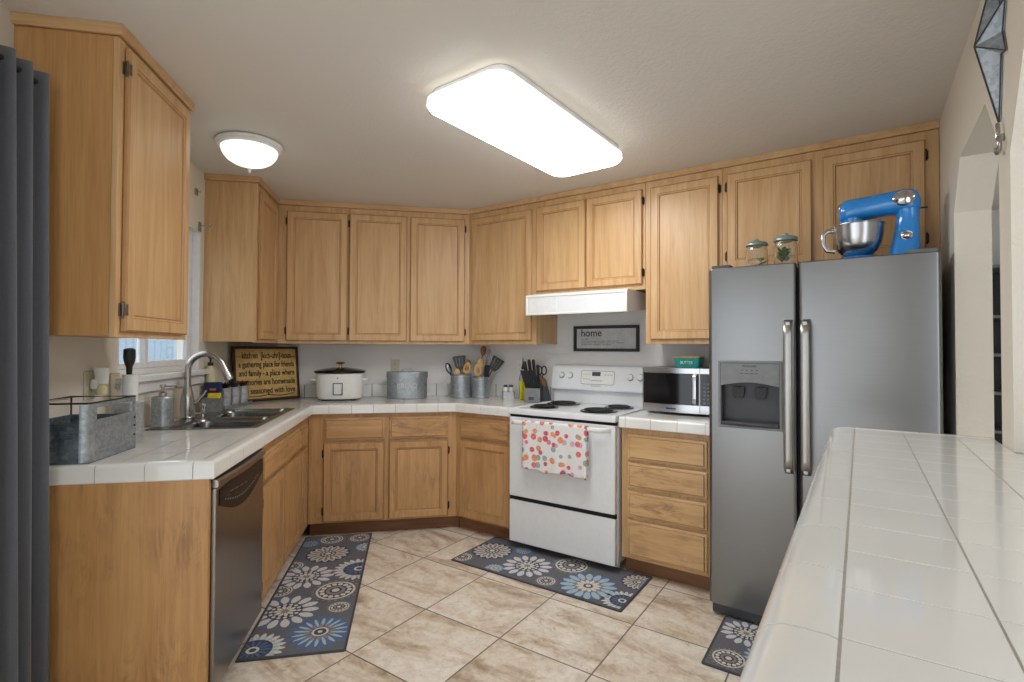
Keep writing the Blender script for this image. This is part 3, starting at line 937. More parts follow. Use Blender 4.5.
# back guard: recessed foot and leaning control housing
b = B(); b.box(.012, RW - .012, -.072, -.014, .9265, 1.018, .004)
link_mesh('backguard_foot', b, 'white_enamel', rg)
pf = [(-.014, 1.0185), (-.098, 1.0185), (-.106, 1.030), (-.100, 1.05), (-.078, 1.185), (-.070, 1.198), (-.055, 1.203), (-.014, 1.203)]
b = B(); b.prism(pf, .004, RW - .004, 'x', b=.006)
bg = link_mesh('control_backguard', b, 'white_enamel', rg)
tilt = math.atan2(.022, .135)
def on_panel(x, z, off=0.):     # z measured up the leaning face
    return (x, -.1 + (z - 1.05) * .163 - off, z)
MR = Matrix.Rotation(pi / 2 - tilt, 4, 'X')
for x in (.088, .160, RW - .135, RW - .062):
    b = B()
    mm = Matrix.Translation(on_panel(x, 1.128)) @ MR
    b.lathe([(0, .0006), (.024, .0006), (.024, .003), (0, .003)], seg=28, mat=mm, mi=1)
    b.lathe([(0, .003), (.0205, .003), (.019, .016), (.015, .018), (0, .018)], seg=28, mat=mm)
    b.box(-.004, .004, -.0195, .0195, .016, .026, .0015, 0, mat=mm)
    link_mesh('burner_knob', b, ['white_soft', 'grey_plastic'], bg, 40)
b = B(); mm = Matrix.Translation(on_panel(.385, 1.115)) @ MR
b.prism(rrect(-.135, .125, -.048, .052, .014), .0005, .0012, mat=mm, mi=0)
b.prism(rrect(-.132, .122, -.045, .049, .012), .0012, .0016, mat=mm, mi=1)
b.box(-.048, .018, .014, .043, .0016, .0024, .0, 2, mat=mm)
for k in range(3):
    b.box(-.118 + k * .022, -.104 + k * .022, .024, .027, .0016, .0021, 0, 0, mat=mm)
    b.box(-.118 + k * .022, -.104 + k * .022, -.012, -.009, .0016, .0021, 0, 0, mat=mm)
    b.box(.045 + k * .024, .060 + k * .024, .022, .025, .0016, .0021, 0, 0, mat=mm)
b.box(-.052, .03, -.022, -.018, .0016, .0021, 0, 0, mat=mm)
dp = link_mesh('oven_display', b, ['grey_plastic', 'white_soft', 'charcoal'], bg)
o = text('range_lettering', 'FRIGIDAIRE', .013, 'grey_ink', bg, on_panel(.372, 1.054, .0012), (pi / 2 - tilt, 0, 0), .075, 'CENTER', .0003)
# oven door, handle, drawer
b = B(); b.box(.006, RW - .006, -.662, -.624, .352, .873, .008)
od = link_mesh('oven_door', b, 'white_enamel', rg)
rings = []
for k in range(25):
    t = k / 24; x = .03 + t * (RW - .06); e = min(1., min(t, 1 - t) / .07); e = math.sin(e * pi / 2)
    yy = -.664 - .05 * e
    rings.append([(x, yy + .008 * math.cos(a) * (1) , .846 + .015 * math.sin(a)) for a in [2 * pi * j / 12 for j in range(12)]])
b = B(); b.loft(rings); link_mesh('oven_handle', b, 'white_soft', od, 60)
b = B(); b.box(.008, RW - .008, -.648, -.624, .325, .350); link_mesh('door_gap', b, 'dark_gap', rg)
b = B(); b.box(.006, RW - .006, -.660, -.624, .052, .326, .008); link_mesh('storage_drawer', b, 'white_enamel', rg)

# towel over the oven handle
def towel_sheet(w, z0, z1, yfun, nx=28, nz=26):
    rows = []
    for i in range(nz + 1):
        z = z1 + (z0 - z1) * i / nz
        rows.append([(x, yfun(x, z), z + (.007 * math.sin(x * 26) + .004 * math.sin(x * 61 + 1)) * (i / nz) ** 2) for x in [w * j / nx for j in range(nx + 1)]])
    return rows
tw = .455
def fold(x, z):
    k = max(0., (.85 - z)) / .3
    return .006 * k * math.sin(x * 31 + .4) + .003 * k * math.sin(x * 55)
front = towel_sheet(tw, .556, .852, lambda x, z: -.7265 - fold(x, z) - .004 * max(0, (.845 - z)))
arc = [[(x, -.7145 - .0125 * math.cos(a), .852 + .0135 * math.sin(a)) for x in [tw * j / 28 for j in range(29)]] for a in [pi * k / 8 for k in range(7, 0, -1)]]
back = towel_sheet(tw, .575, .850, lambda x, z: -.7010 + .0015 * math.sin(x * 25))
rows = [r for r in reversed(back)] + [r for r in arc] + front
bm = B()
bm2 = bmesh.new()
V = [[bm2.verts.new(p) for p in r] for r in rows]
for a, c in zip(V, V[1:]):
    for j in range(28): bm2.faces.new((a[j], a[j + 1], c[j + 1], c[j]))
bmesh.ops.recalc_face_normals(bm2, faces=bm2.faces)
bm._take(bm2, 0)
o = single('dish_towel', bm, 'towel', 'white dish towel printed with pink and orange fruit hanging on the oven handle', 'towel', 'diag', 2.0765 + .150, 0, 0, smooth=60)
sd = o.modifiers.new('thickness', 'SOLIDIFY'); sd.thickness = .0022; sd.offset = 0

# ================================================================== RANGE HOOD
hd = root('range_hood', 'white under-cabinet range hood with a paper label, above the range', 'range hood', 'diag', 2.0805, 0, 1.555)
HW = .748
b = B()
b.prism([(-.012, .05), (-.455, .0), (-.462, .0), (-.462, .138), (-.44, .148), (-.012, .148)], .001, HW - .001, 'x', b=.002)
link_mesh('hood_shell', b, 'white_enamel', hd)
b = B(); b.frame(HW - .004, .134, [(0, -.462), (0, -.4655), (.004, -.467), (.010, -.467), (.013, -.4645), (.013, -.462)], .002, .002)
link_mesh('face_trim', b, 'white_soft', hd)
b = B(); b.box(.024, .25, -.4635, -.4622, .020, .118)
link_mesh('paper_label', b, 'white_trim', hd)
b = B()
for x0, x1 in ((.06, .36), (.39, .69)):
    b.prism([(-.40, .0035), (-.08, .0395), (-.08, .0375), (-.40, .0015)], x0, x1, 'x')
link_mesh('grease_filter', b, 'grey_plastic', hd)

# ================================================================== HOME PICTURE
pc = root('picture_frame', 'black framed grey sign reading home on the wall above the range', 'sign', 'diag', 2.229, -.001, 1.306)
fw_, fh = .509, .189
b = B(); b.frame(fw_, fh, [(0, -.001), (0, -.022), (.004, -.025), (.016, -.025), (.021, -.018), (.021, -.006)])
link_mesh('frame', b, 'frame_black', pc)
b = B(); b.box(.0205, fw_ - .0205, -.008, -.002, .0205, fh - .0205)
pp = link_mesh('print', b, 'paper', pc)
text('lettering', 'home', .075, 'ink', pp, (.055, -.0086, .112), (pi / 2, 0, 0), .165, bold=.0006)
b = B()
for z, ws in ((.088, (.03, .04)), (.073, (.05, .03, .06, .02, .05, .04, .06)), (.060, (.04, .06, .03, .07, .03, .05, .07)), (.047, (.06, .04, .07, .03, .05))):
    x = .056
    for w0 in ws:
        b.box(x, x + w0 - .007, -.0086, -.0081, z, z + .005); x += w0
stuff_mesh('small_print', b, 'grey_ink', pp)

# ================================================================== MICROWAVE + BUTTER DISH
mw = root('microwave', 'stainless countertop microwave with black glass door beside the refrigerator', 'microwave', 'diag', 2.886, -.02, ZT + .001)
MW_, MH0, MH1 = .452, .016, .286
b = B(); b.box(.002, MW_ - .002, -.325, -.002, MH0, MH1 - .003, .005)
for x in (.05, MW_ - .05):
    for y in (-.29, -.04): b.cyl((x, y, 0), .014, .0165)
link_mesh('microwave_body', b, 'grey_plastic', mw)
b = B()
def bow(x): return -.338 - .022 * math.sin(pi * min(1, max(0, x / MW_)))
def bowed(x0, x1, z0, z1, off, th, n=14, mi=0):
    rings = []
    for k in range(n + 1):
        x = x0 + (x1 - x0) * k / n; y = bow(x) - off
        rings.append([(x, y + th, z0), (x, y, z0), (x, y, z1), (x, y + th, z1)])
    b.loft(rings, mi=mi)
bowed(.002, .352, MH0, MH1 - .004, 0, .014)
md = link_mesh('door', b, 'steel_bright', mw)
b = B(); bowed(.010, .350, MH0 + .048, MH1 - .034, .0012, .001)
link_mesh('door_window', b, 'black_gloss', md)
b = B(); bowed(.355, MW_ - .002, MH0, MH1 - .004, 0, .014)
cpn = link_mesh('control_panel', b, 'steel_bright', mw)
b = B(); bowed(.356, MW_ - .004, MH0 + .048, MH1 - .034, .0012, .001, 6)
kp = link_mesh('keypad', b, 'black_gloss', cpn)
b = B()
for i in range(3):
    for j in range(6):
        x = .374 + i * .022; z = MH0 + .062 + j * .022
        b.box(x, x + .012, bow(x + .006) - .0024, bow(x + .006) - .0016, z, z + .008)
stuff_mesh('button_print', b, 'grey_plastic', kp)
b = B()
b.prism([(bow(.33) - .0014, MH0 + .05), (bow(.33) - .028, MH0 + .062), (bow(.33) - .032, MH0 + .09), (bow(.33) - .032, MH1 - .075), (bow(.33) - .028, MH1 - .048), (bow(.33) - .0014, MH1 - .036), (bow(.33) - .0014, MH1 - .055), (bow(.33) - .018, MH1 - .07), (bow(.33) - .018, MH0 + .085), (bow(.33) - .0014, MH0 + .07)], .318, .341, 'x', b=.003)
link_mesh('door_handle', b, 'steel_bright', md)
b = B(); bowed(.155, .215, MH0 + .018, MH0 + .026, .0008, .0006, 4)
link_mesh('badge', b, 'blue_pack', md)
bd = root('butter_dish', 'teal butter dish with wooden lid standing on the microwave', 'butter dish', 'diag', 3.128, -.19, ZT + .001 + MH1 - .0025)
rings = [[(x, y, z) for x, y in rrect(-.083 + i, .083 - i, -.055 + i, .055 - i, .018)] for i, z in ((.013, 0), (.010, .003), (.003, .05), (0, .060))]
b = B(); b.loft(rings); dsh = link_mesh('dish', b, 'teal', bd, 40)
b = B(); b.prism(rrect(-.085, .085, -.057, .057, .018), .0605, .070, b=.003); link_mesh('lid', b, 'bamboo', bd)
text('lettering', 'BUTTER', .026, 'white_trim', dsh, (0, -.0528, .022), (pi / 2 + .13, 0, 0), .075, 'CENTER', .0012)

# ================================================================== REFRIGERATOR
fr = root('refrigerator', 'side-by-side stainless refrigerator with ice and water dispenser, next to the arched wall', 'refrigerator', 'diag', 3.386, 0, 0)
FW, FZ0, FZ1, FD = .914, .062, 1.7288, .798
b = B(); b.box(.004, FW - .004, -.735, -.04, .03, 1.712, .006)
for x in (.06, FW - .06): b.cyl((x, -.15, .0008), .022, .032); b.cyl((x, -.66, .0008), .022, .032)
link_mesh('cabinet_body', b, 'fridge_side', fr)
b = B(); b.box(.012, FW - .012, -.772, -.737, .008, .058, .008)
for k in range(6): b.box(.25 + k * .085, .318 + k * .085, -.7745, -.7715, .024, .044, .001, 1)
link_mesh('base_grille', b, ['charcoal', 'dark_gap'], fr)
SPL = .396
def fdoor(x0, x1, hole=None):
    """rounded refrigerator door; hole = dispenser niche (x0, x1, z0, z1, depth)"""
    bm = bmesh.new()
    n = 6
    r_ = .018
    # plan outline of the front, softly crowned
    out = []
    for k in range(n + 1):
        a = pi / 2 * k / n; out.append((x0 + r_ - r_ * math.cos(a), -FD + .006 + r_ - r_ * math.sin(a)))
    for k in range(1, 12):
        t = k / 12; x = x0 + r_ + (x1 - x0 - 2 * r_) * t; out.append((x, -FD + .006 - .006 * math.sin(pi * t)))
    for k in range(n + 1):
        a = pi / 2 * (1 - k / n); out.append((x1 - r_ + r_ * math.cos(a), -FD + .006 + r_ - r_ * math.sin(a)))
    xs = [p[0] for p in out]
    zs = [FZ0, FZ0 + .006, FZ1 - .006, FZ1]
    if hole:
        zs = [FZ0, FZ0 + .006, hole[2], hole[3], FZ1 - .006, FZ1]
        # snap the nearest outline columns to the niche sides
        def yat(x):
            for p, q in zip(out, out[1:]):
                if p[0] <= x <= q[0]: return p[1] + (q[1] - p[1]) * (x - p[0]) / max(1e-9, q[0] - p[0])
        out = sorted([p for p in out if min(abs(p[0] - hole[0]), abs(p[0] - hole[1])) > .008] + [(hole[0], yat(hole[0])), (hole[1], yat(hole[1]))], key=lambda p: (round(p[0], 5), -p[1] if p[0] < x0 + .02 else p[1]))
    yb = -.7385
    def ring(z, ins):
        cx = (x0 + x1) / 2
        f = [(p[0] + (ins if p[0] < cx else -ins) * (1 if abs(p[0] - cx) > .1 else 0), p[1] + ins) for p in out]
        return f
    R = []
    for i, z in enumerate(zs):
        ins = .004 if i in (0, len(zs) - 1) else 0
        f = [(x0 + ins, yb)] + ring(z, ins) + [(x1 - ins, yb)]
        R.append([bm.verts.new((p[0], p[1], z)) for p in f])
    m = len(R[0])
    cols = [p[0] for p in ([(x0, 0)] + out + [(x1, 0)])]
    for i in range(len(R) - 1):
        for k in range(m):
            k2 = (k + 1) % m
            if hole and i == 2 and k2 and cols[k] >= hole[0] - 1e-6 and cols[k2] <= hole[1] + 1e-6: continue
            bm.faces.new((R[i][k], R[i][k2], R[i + 1][k2], R[i + 1][k]))
    bm.faces.new(R[0][::-1]); bm.faces.new(R[-1])
    bmesh.ops.recalc_face_normals(bm, faces=bm.faces)
    b = B(); b._take(bm, 0)
    return b
nx0, nx1, nz0, nz1 = .056, .328, .948, 1.262
d1 = link_mesh('freezer_door', fdoor(.001, SPL - .004, (nx0, nx1, nz0, nz1)), 'steel', fr, 40)
d2 = link_mesh('fridge_door', fdoor(SPL + .004, FW - .001), 'steel', fr, 40)
# dispenser
yf = -FD - .001
b = B(); b.frame(nx1 - nx0 + .012, nz1 - nz0 + .014, [(.0, yf + .004), (.0, yf - .003), (.003, yf - .005), (.011, yf - .004), (.013, yf + .002)], nx0 - .006, nz0 - .007)
dsp = link_mesh('dispenser_frame', b, 'grey_plastic', d1)
b = B()
n0, n1 = nx0 + .006, nx1 - .006
arch = [(n0, nz1 - .006), (n0, 1.150)]
for k in range(13):
    t = k / 12; arch.append((n0 + (n1 - n0) * t, 1.146 + .018 * math.sin(pi * t)))
arch += [(n1, 1.150), (n1, nz1 - .006)]
b.prism(arch, yf - .004, yf + .02, 'y', b=.0015)
cpl = link_mesh('dispenser_panel', b, 'grey_plastic', d1)
text('lettering', 'FRIGIDAIRE', .014, 'ink', cpl, ((n0 + n1) / 2, yf - .0044, 1.238), (pi / 2, 0, 0), .062, 'CENTER', .0003)
b = B()
for k in range(4):
    b.box(.155 + k * .022, .163 + k * .022, yf - .0048, yf - .0041, 1.222, 1.225)
    b.box(.150 + k * .022, .166 + k * .022, yf - .0048, yf - .0041, 1.206, 1.2085)
stuff_mesh('button_print', b, 'ink', cpl)
b = B()
cv = [(yf + .002, nz0 + .006), (yf + .002, 1.150)]
b.box(n0, n1, -.7395, -.7388, nz0, nz1)                 # back of the niche (on the cabinet side)
b.box(n0, n0 + .003, yf + .003, -.739, nz0 + .004, 1.15); b.box(n1 - .003, n1, yf + .003, -.739, nz0 + .004, 1.15)
b.box(n0, n1, yf + .003, -.739, nz0 + .001, nz0 + .010)
nc = link_mesh('dispenser_niche', b, 'charcoal', d1)
b = B()
tr = []
for k in range(13):
    t = k / 12; tr.append((n0 + .004 + (n1 - n0 - .008) * t, yf - .006 - .012 * math.sin(pi * t)))
tr += [(n1 - .004, yf + .03), (n0 + .004, yf + .03)]
b.prism(tr, nz0 + .0105, nz0 + .024, b=.002)
link_mesh('drip_tray', b, 'charcoal', d1)
for x in (.137, .237):
    b = B(); b.prism([(x - .026, 1.140), (x + .026, 1.140), (x + .026, 1.105), (x + .016, 1.084), (x - .016, 1.084), (x - .026, 1.105)], -.765, -.755, 'y', b=.002)
    b.cyl((x, -.757, 1.120), .009, .022, seg=14)
    link_mesh('dispenser_paddle', b, 'black', d1)
def fhandle(x, parent):
    b = B()
    rings = []
    for k in range(21):
        t = k / 20; z = .752 + t * (1.462 - .752)
        e = min(1, min(t, 1 - t) / .05); e = math.sin(e * pi / 2)
        yy = -FD - .002 - .045 * e - .006 * math.sin(pi * t)
        rings.append([(x + .0185 * math.cos(a), yy + .0085 * math.sin(a), z) for a in [2 * pi * j / 16 for j in range(16)]])
    b.loft(rings)
    for z in (.775, 1.44): b.box(x - .010, x + .010, -FD - .045, -FD + .003, z - .012, z + .012, .003)
    link_mesh('handle', b, 'handle', parent, 60)
fhandle(SPL - .0355, d1); fhandle(SPL + .0335, d2)
for x0, x1, mt in ((.012, .10, 'charcoal'), (FW - .115, FW - .012, 'grey_plastic')):
    b = B(); b.prism([(-.775, FZ1 + .0006), (-.765, FZ1 + .018), (-.70, FZ1 + .020), (-.62, FZ1 + .004), (-.62, 1.7125), (-.737, 1.7125), (-.737, FZ1 + .0006)], x0, x1, 'x', b=.002)
    link_mesh('hinge_cover', b, mt, fr)

# ================================================================== MIXER AND JARS ON THE REFRIGERATOR
FT = 1.7125
mx = root('stand_mixer', 'glossy blue stand mixer with steel bowl on top of the refrigerator', 'stand mixer', 'diag', 4.10, -.585, FT + .001)
def sup(cx, cy, rx, ry, n=28, e=2.6):
    out = []
    for k in range(n):
        a = 2 * pi * k / n; c_, s_ = math.cos(a), math.sin(a)
        out.append((cx + rx * abs(c_) ** (2 / e) * (1 if c_ >= 0 else -1), cy + ry * abs(s_) ** (2 / e) * (1 if s_ >= 0 else -1)))
    return out
b = B()
b.loft([[(x, y, z) for x, y in sup(-.02, 0, rx, ry)] for z, rx, ry in ((0, .168, .098), (.006, .172, .102), (.020, .170, .100), (.030, .160, .092))])
b.lathe([(0, .03), (.085, .03), (.088, .036), (.080, .044), (0, .044)], (-.085, 0, 0), 32)
link_mesh('base', b, 'blue_mixer', mx, 50)
b = B()
b.loft([[(x, y, z) for x, y in sup(cx, 0, rx, ry)] for z, cx, rx, ry in ((.028, .088, .062, .075), (.06, .090, .057, .068), (.12, .096, .049, .058), (.18, .100, .044, .053), (.215, .102, .043, .053), (.24, .100, .046, .056))])
link_mesh('column', b, 'blue_mixer', mx, 50)
b = B()
def hd_ring(x, zc, ry, rz, n=28):
    return [(x, ry * math.copysign(abs(math.cos(a)) ** .8, math.cos(a)), zc + rz * math.copysign(abs(math.sin(a)) ** .8, math.sin(a))) for a in [2 * pi * k / n for k in range(n)]]
b.loft([hd_ring(*q) for q in ((-.160, .258, .020, .020), (-.156, .258, .040, .040), (-.145, .260, .054, .053), (-.12, .264, .060, .056), (-.04, .272, .062, .052), (.03, .278, .064, .052),
                             (.085, .280, .066, .056), (.115, .278, .062, .056), (.136, .272, .050, .048), (.147, .268, .028, .028), (.150, .267, .010, .010))])
b.lathe([(0, .196), (.040, .196), (.048, .202), (.050, .24), (0, .26)], (-.110, 0, 0), 28)
link_mesh('head', b, 'blue_mixer', mx, 60)
for nm, c_, rr, ry in (('chrome_badge', (.086, -.064, .284), .040, .034), ('speed_dial', (.094, -.0585, .118), .025, .022)):
    b = B()
    mm = Matrix.Translation(c_) @ Matrix.Rotation(pi / 2, 4, 'X')
    b.lathe([(0, -.004), (rr, -.004), (rr * 1.02, .002), (rr * .9, .006), (rr * .82, .004), (rr * .5, .010), (0, .012)], seg=36, sy=.86, mat=mm)
    link_mesh(nm, b, 'chrome', mx, 50)
b = B()
mm = Matrix.Translation((-.150, -.030, .276)) @ Matrix.Rotation(pi / 2, 4, 'X') @ Matrix.Rotation(-.7, 4, 'Y')
b.lathe([(0, -.006), (.021, -.006), (.022, .003), (.016, .008), (0, .010)], seg=28, mat=mm)
link_mesh('front_cap', b, 'chrome', mx, 50)
b = B(); b.cyl((.143, -.012, .242), .004, .028, 'x', 10)
link_mesh('lock_lever', b, 'black', mx)
bw_ = B()
bw_.lathe([(0, .0465), (.045, .047), (.058, .055), (.078, .075), (.092, .105), (.100, .145), (.103, .190), (.107, .192), (.107, .195), (.101, .195), (.098, .147), (.088, .107), (.072, .078), (.05, .06), (0, .055)], (-.085, 0, 0), 48)
bo = link_mesh('bowl', bw_, 'steel_bright', mx, 60)
b = B(); b.tube([(-.180, -.02, .176), (-.205, -.026, .178), (-.222, -.03, .160), (-.222, -.03, .115), (-.208, -.027, .085), (-.175, -.02, .078)], .0065, 12, flat=1.6)
link_mesh('bowl_handle', b, 'steel_bright', bo, 60)
for o in (bo,): pass
def jar(s, y, r_, h, label, ct):
    j = root('glass_jar', label, 'jar', 'diag', s, y, FT + .001, group='lidded jars on the refrigerator')
    b = B(); b.lathe([(0, 0), (r_ - .006, 0), (r_, .006), (r_, h * .66), (r_ - .004, h * .74), (r_ - .008, h * .76), (r_ - .008, h * .78), (r_ - .011, h * .78), (r_ - .011, h * .75), (r_ - .003, h * .65), (r_ - .003, .008), (r_ - .01, .004), (0, .004)], seg=36)
    link_mesh('jar_body', b, 'glass', j, 50)
    b = B(); b.lathe([(0, h * .785), (r_ - .004, h * .785), (r_ + .001, h * .80), (r_ + .001, h * .855), (r_ - .004, h * .89), (r_ - .018, h * .92), (.012, h * .93), (.014, h * .97), (.010, h), (0, h)], seg=36)
    link_mesh('lid', b, 'sage', j, 50)
    return j
jar(3.583, -.60, .052, .178, 'smaller clear jar with sage green lid on the refrigerator, dark pods inside', 0)
jar(3.715, -.60, .054, .192, 'taller clear jar with sage green lid on the refrigerator, leafy greens inside', 1)
def leaf(b, p, d, L, w, mi=0):
    d = Vector(d).normalized(); u = d.cross(Vector((0, 0, 1)))
    if u.length < .1: u = Vector((1, 0, 0))
    u.normalize(); n = u.cross(d)
    P = Vector(p)
    st = [(0, .25), (.3, .9), (.6, 1), (.85, .55), (1, .05)]
    rings = []
    for t, k in st:
        c = P + d * L * t + n * .12 * L * math.sin(pi * t)
        rings.append([tuple(c + u * w * k * math.cos(a) + n * w * .22 * k * math.sin(a)) for a in [2 * pi * q / 8 for q in range(8)]])
    b.loft(rings, mi=mi)
def jz(s, y): return place('diag', s, y, FT + .0055)[0]
b = B()
for k in range(7): leaf(b, (.008 * (k - 3), .006 * (k % 3 - 1), .006 + .004 * k), (.6 + .1 * (k % 2), .15 * (k - 3), .55), .062, .0055)
single('dried_pods', b, 'black', 'dark slender pods lying inside the smaller jar on the refrigerator', 'dried pods', 'diag', 3.578, -.60, FT + .0055, kind='stuff')
b = B()
for k in range(5): leaf(b, (.012, 0, .055), (math.cos(k * 1.3), math.sin(k * 1.3), .8), .030, .008)
single('green_sprig', b, 'leaf_bright', 'bright green sprig lying on the pods in the smaller jar', 'sprig', 'diag', 3.590, -.61, FT + .0055)
b = B(); b.lathe([(0, 0), (.044, 0), (.047, .008), (.047, .022), (.03, .034), (0, .038)], seg=24)
single('yellow_grains', b, 'yellow_seed', 'yellow grains filling the bottom of the taller jar on the refrigerator', 'grains', 'diag', 3.715, -.60, FT + .0055, kind='stuff')
b = B()
for k in range(26):
    a = k * 2.4; leaf(b, (-.006 + .012 * math.cos(a), .012 * math.sin(a), .046 + .0022 * k), (math.cos(a), math.sin(a), .9), .030, .010)
single('leafy_greens', b, 'leaf', 'dark green leaves standing in the taller jar on the refrigerator', 'greens', 'diag', 3.712, -.60, FT + .0055, kind='stuff')

# ================================================================== WORKTOP OBJECTS, sink side
Z1 = ZT + .001
# zinc basket with raised end panels and wire rim
bs = root('zinc_basket', 'weathered blue zinc basket with black wire rim at the curtain end of the sink counter', 'basket', 'back', .010, -2.395, Z1)
bs.scale = (1.05, 1, .9)
LW, LD = .214, .296
b = B()
def shell(h, x0, x1, y0, y1):
    b.box(x0, x1, y0, y1, 0, h, .001)
t_ = .003
b.box(0, LW, 0, LD, 0, .003)
b.box(.0, LW - .03, 0, t_, .003, .150); b.box(.0, LW - .0, LD - t_, LD, .003, .150)
b.box(0, t_, t_, LD - t_, .003, .150)
for z in (.112, .140): b.tube([(.0, -.001, z), (LW - .03, -.001, z)], .003, 8)
link_mesh('basket_body', b, 'galv_blue', bs)
b = B()
rr = .03
def corner(h0, h1):
    P = [(LW - rr + rr * math.sin(a), rr - rr * math.cos(a)) for a in [pi / 2 * k / 8 for k in range(9)]]
    b.sweep(P, [(0, h0), (t_, h0), (t_, h1), (0, h1)], -1)
corner(.003, .222)
b.prism([(rr, .003), (LD - t_, .003), (LD - t_, .222), (rr, .222), (rr, .158), (LD - .02, .158 + .0), (LD - .02, .205), (rr + .015, .205), (rr + .015, .158), (rr, .158)][0:1] + [(LD - t_, .003), (LD - t_, .160), (rr, .160)], LW - t_, LW, 'x')
b.box(LW - t_, LW, rr, rr + .012, .160, .222); b.box(LW - t_, LW, LD - .02, LD - t_, .160, .222); b.box(LW - t_, LW, rr + .012, LD - .02, .206, .222)
for z in (.045, .125): b.tube([(LW + .0005, rr, z), (LW + .0005, LD - .004, z)], .0025, 8)
link_mesh('end_panel', b, 'galv', bs)
b = B(); b.tube([(.003, .004, .226), (LW - .012, .004, .226), (LW - .002, .014, .226), (LW - .002, LD - .003, .226), (.003, LD - .003, .226)], .0035, 8, True)
b.box(.001, .005, .002, .008, .15, .224); b.box(.001, .005, LD - .007, LD - .002, .15, .224); b.box(LW - .006, LW - .001, LD - .007, LD - .002, .15, .224)
for z in (.06, .10, .135): b.ball((LW + .001, LD - .012, z), .004, u=10, v=8)
link_mesh('wire_rim', b, 'black', bs, 50)
# zinc canister behind it
b = B()
P = rrect(-.05, .05, -.045, .045, .022)
b.loft([[(x, y, z) for x, y in P] for z in (0, .160)])
b.loft([[(x * 1.03, y * 1.03, z) for x, y in P] for z in (.154, .164)])
single('metal_canister', b, 'galv_light', 'plain grey metal canister with rounded corners behind the zinc basket', 'canister', 'back', .130, -1.945, Z1)
b = B(); b.lathe([(0, 0), (.029, 0), (.030, .004), (.030, .273), (.027, .276), (.024, .273), (.027, .02), (0, .02)], seg=32)
single('brush_holder', b, 'white_trim', 'white cylindrical brush holder standing behind the basket near the window', 'holder', 'back', .088, -1.84, Z1)
b = B(); b.lathe([(0, .03), (.007, .03), (.007, .27), (.011, .28), (.012, .308), (.020, .330), (.023, .352), (.022, .386), (.012, .392), (0, .392)], seg=20)
b.ball((0, -.018, .372), .008, .008, .012)
single('dish_brush', b, 'black', 'black-handled dish brush standing in the white cylindrical holder', 'brush', 'back', .084, -1.842, Z1)
# soap dispenser
sp = root('soap_dispenser', 'galvanized soap dispenser with steel pump left of the faucet', 'soap dispenser', 'back', .084, -1.53, ZT + .0062)
b = B(); b.lathe([(0, 0), (.053, 0), (.053, .006), (.049, .008), (.047, .13), (.049, .136), (.044, .146), (.022, .150), (0, .150)], seg=36); link_mesh('bottle', b, 'galv', sp, 45)
b = B(); b.lathe([(0, .150), (.018, .150), (.018, .164), (.012, .168), (.007, .170), (.007, .190), (.014, .192), (.014, .206), (0, .208)], seg=20)
b.tube([(.01, 0, .198), (.05, 0, .199), (.062, 0, .193)], .0045, 10); link_mesh('pump', b, 'nickel', sp, 45)
# outlet and switch plates, plug-in freshener
def plate(label, frame, x, z, kind, mat='almond', z_=0):
    r = root('wall_plate', label, 'outlet' if kind == 'outlet' else 'switch', frame, x, 0, z)
    b = B(); b.box(-.036, .036, -.0062, -.0012, -.058, .058, .002); link_mesh('plate', b, mat, r)
    if kind == 'outlet':
        for dz in (-.02, .02):
            b = B(); b.prism(rrect(-.015, .015, dz - .0135, dz + .0135, .008), -.0085, -.0063, 'y'); k = link_mesh('socket', b, mat, r)
            b = B()
            for dx in (-.005, .005): b.box(dx - .001, dx + .001, -.0088, -.0084, dz - .002, dz + .006)
            link_mesh('slots', b, 'dark_gap', k)
    else:
        b = B(); b.box(-.006, .006, -.014, -.0063, -.012, .012, .002); link_mesh('toggle', b, mat, r)
    return r
plate('ivory outlet plate on the left wall above the zinc basket', 'left', -1.975, 1.165, 'outlet')
plate('ivory switch plate on the left wall by the window sill corner', 'left', -1.79, 1.15, 'switch')
plate('ivory outlet plate on the back wall behind the bread box', 'back', 1.16, 1.172, 'outlet')
plate('white outlet plate on the angled wall behind the oil bottle', 'diag', 1.735, 1.172, 'outlet', 'white_soft')
pl = root('air_freshener', 'white plug-in air freshener with yellow oil bulb on the left wall outlet', 'air freshener', 'left', -1.965, -.0091, 1.17)
b = B(); b.box(-.024, .024, -.03, -.0002, -.022, .022, .01); b.lathe([(0, .0), (.022, 0), (.023, .03), (.028, .062), (.026, .068), (0, .068)], (0, -.034, 0), 24); link_mesh('heater', b, 'white_soft', pl, 45)
b = B(); b.lathe([(0, -.046), (.018, -.045), (.022, -.036), (.020, -.012), (.012, -.003), (.012, -.0006), (0, -.0006)], (0, -.034, 0), 24); link_mesh('oil_bulb', b, 'pale_yellow', pl, 45)

# sponge caddy, bottles, planted pots, wooden sign
ca = root('sponge_caddy', 'small galvanized sponge caddy beside the faucet', 'caddy', 'back', .096, -.918, Z1)
b = B()
b.box(-.052, .052, -.03, .03, 0, .003); b.box(-.052, .052, -.03, -.027, .003, .085); b.box(-.052, .052, .027, .03, .003, .085); b.box(-.052, -.049, -.027, .027, .003, .085); b.box(.049, .052, -.027, .027, .003, .085)
b.tube([(-.053, -.031, .085), (.053, -.031, .085), (.053, .031, .085), (-.053, .031, .085)], .0025, 8, True)
link_mesh('caddy_box', b, 'galv', ca)
b = B(); b.box(-.038, .034, -.016, .016, 0, .112, .006)
single('sponge', b, 'sponge', 'yellow sponge standing in the galvanized caddy beside the faucet', 'sponge', 'back', .112, -.925, Z1 + .0035)
pk = root('scrubber_pack', 'blue carton of dish tabs behind the sponge caddy', 'carton', 'back', .074, -.845, Z1)
b = B(); b.box(-.045, .045, -.022, .022, 0, .178, .003); link_mesh('carton', b, 'blue_pack', pk)
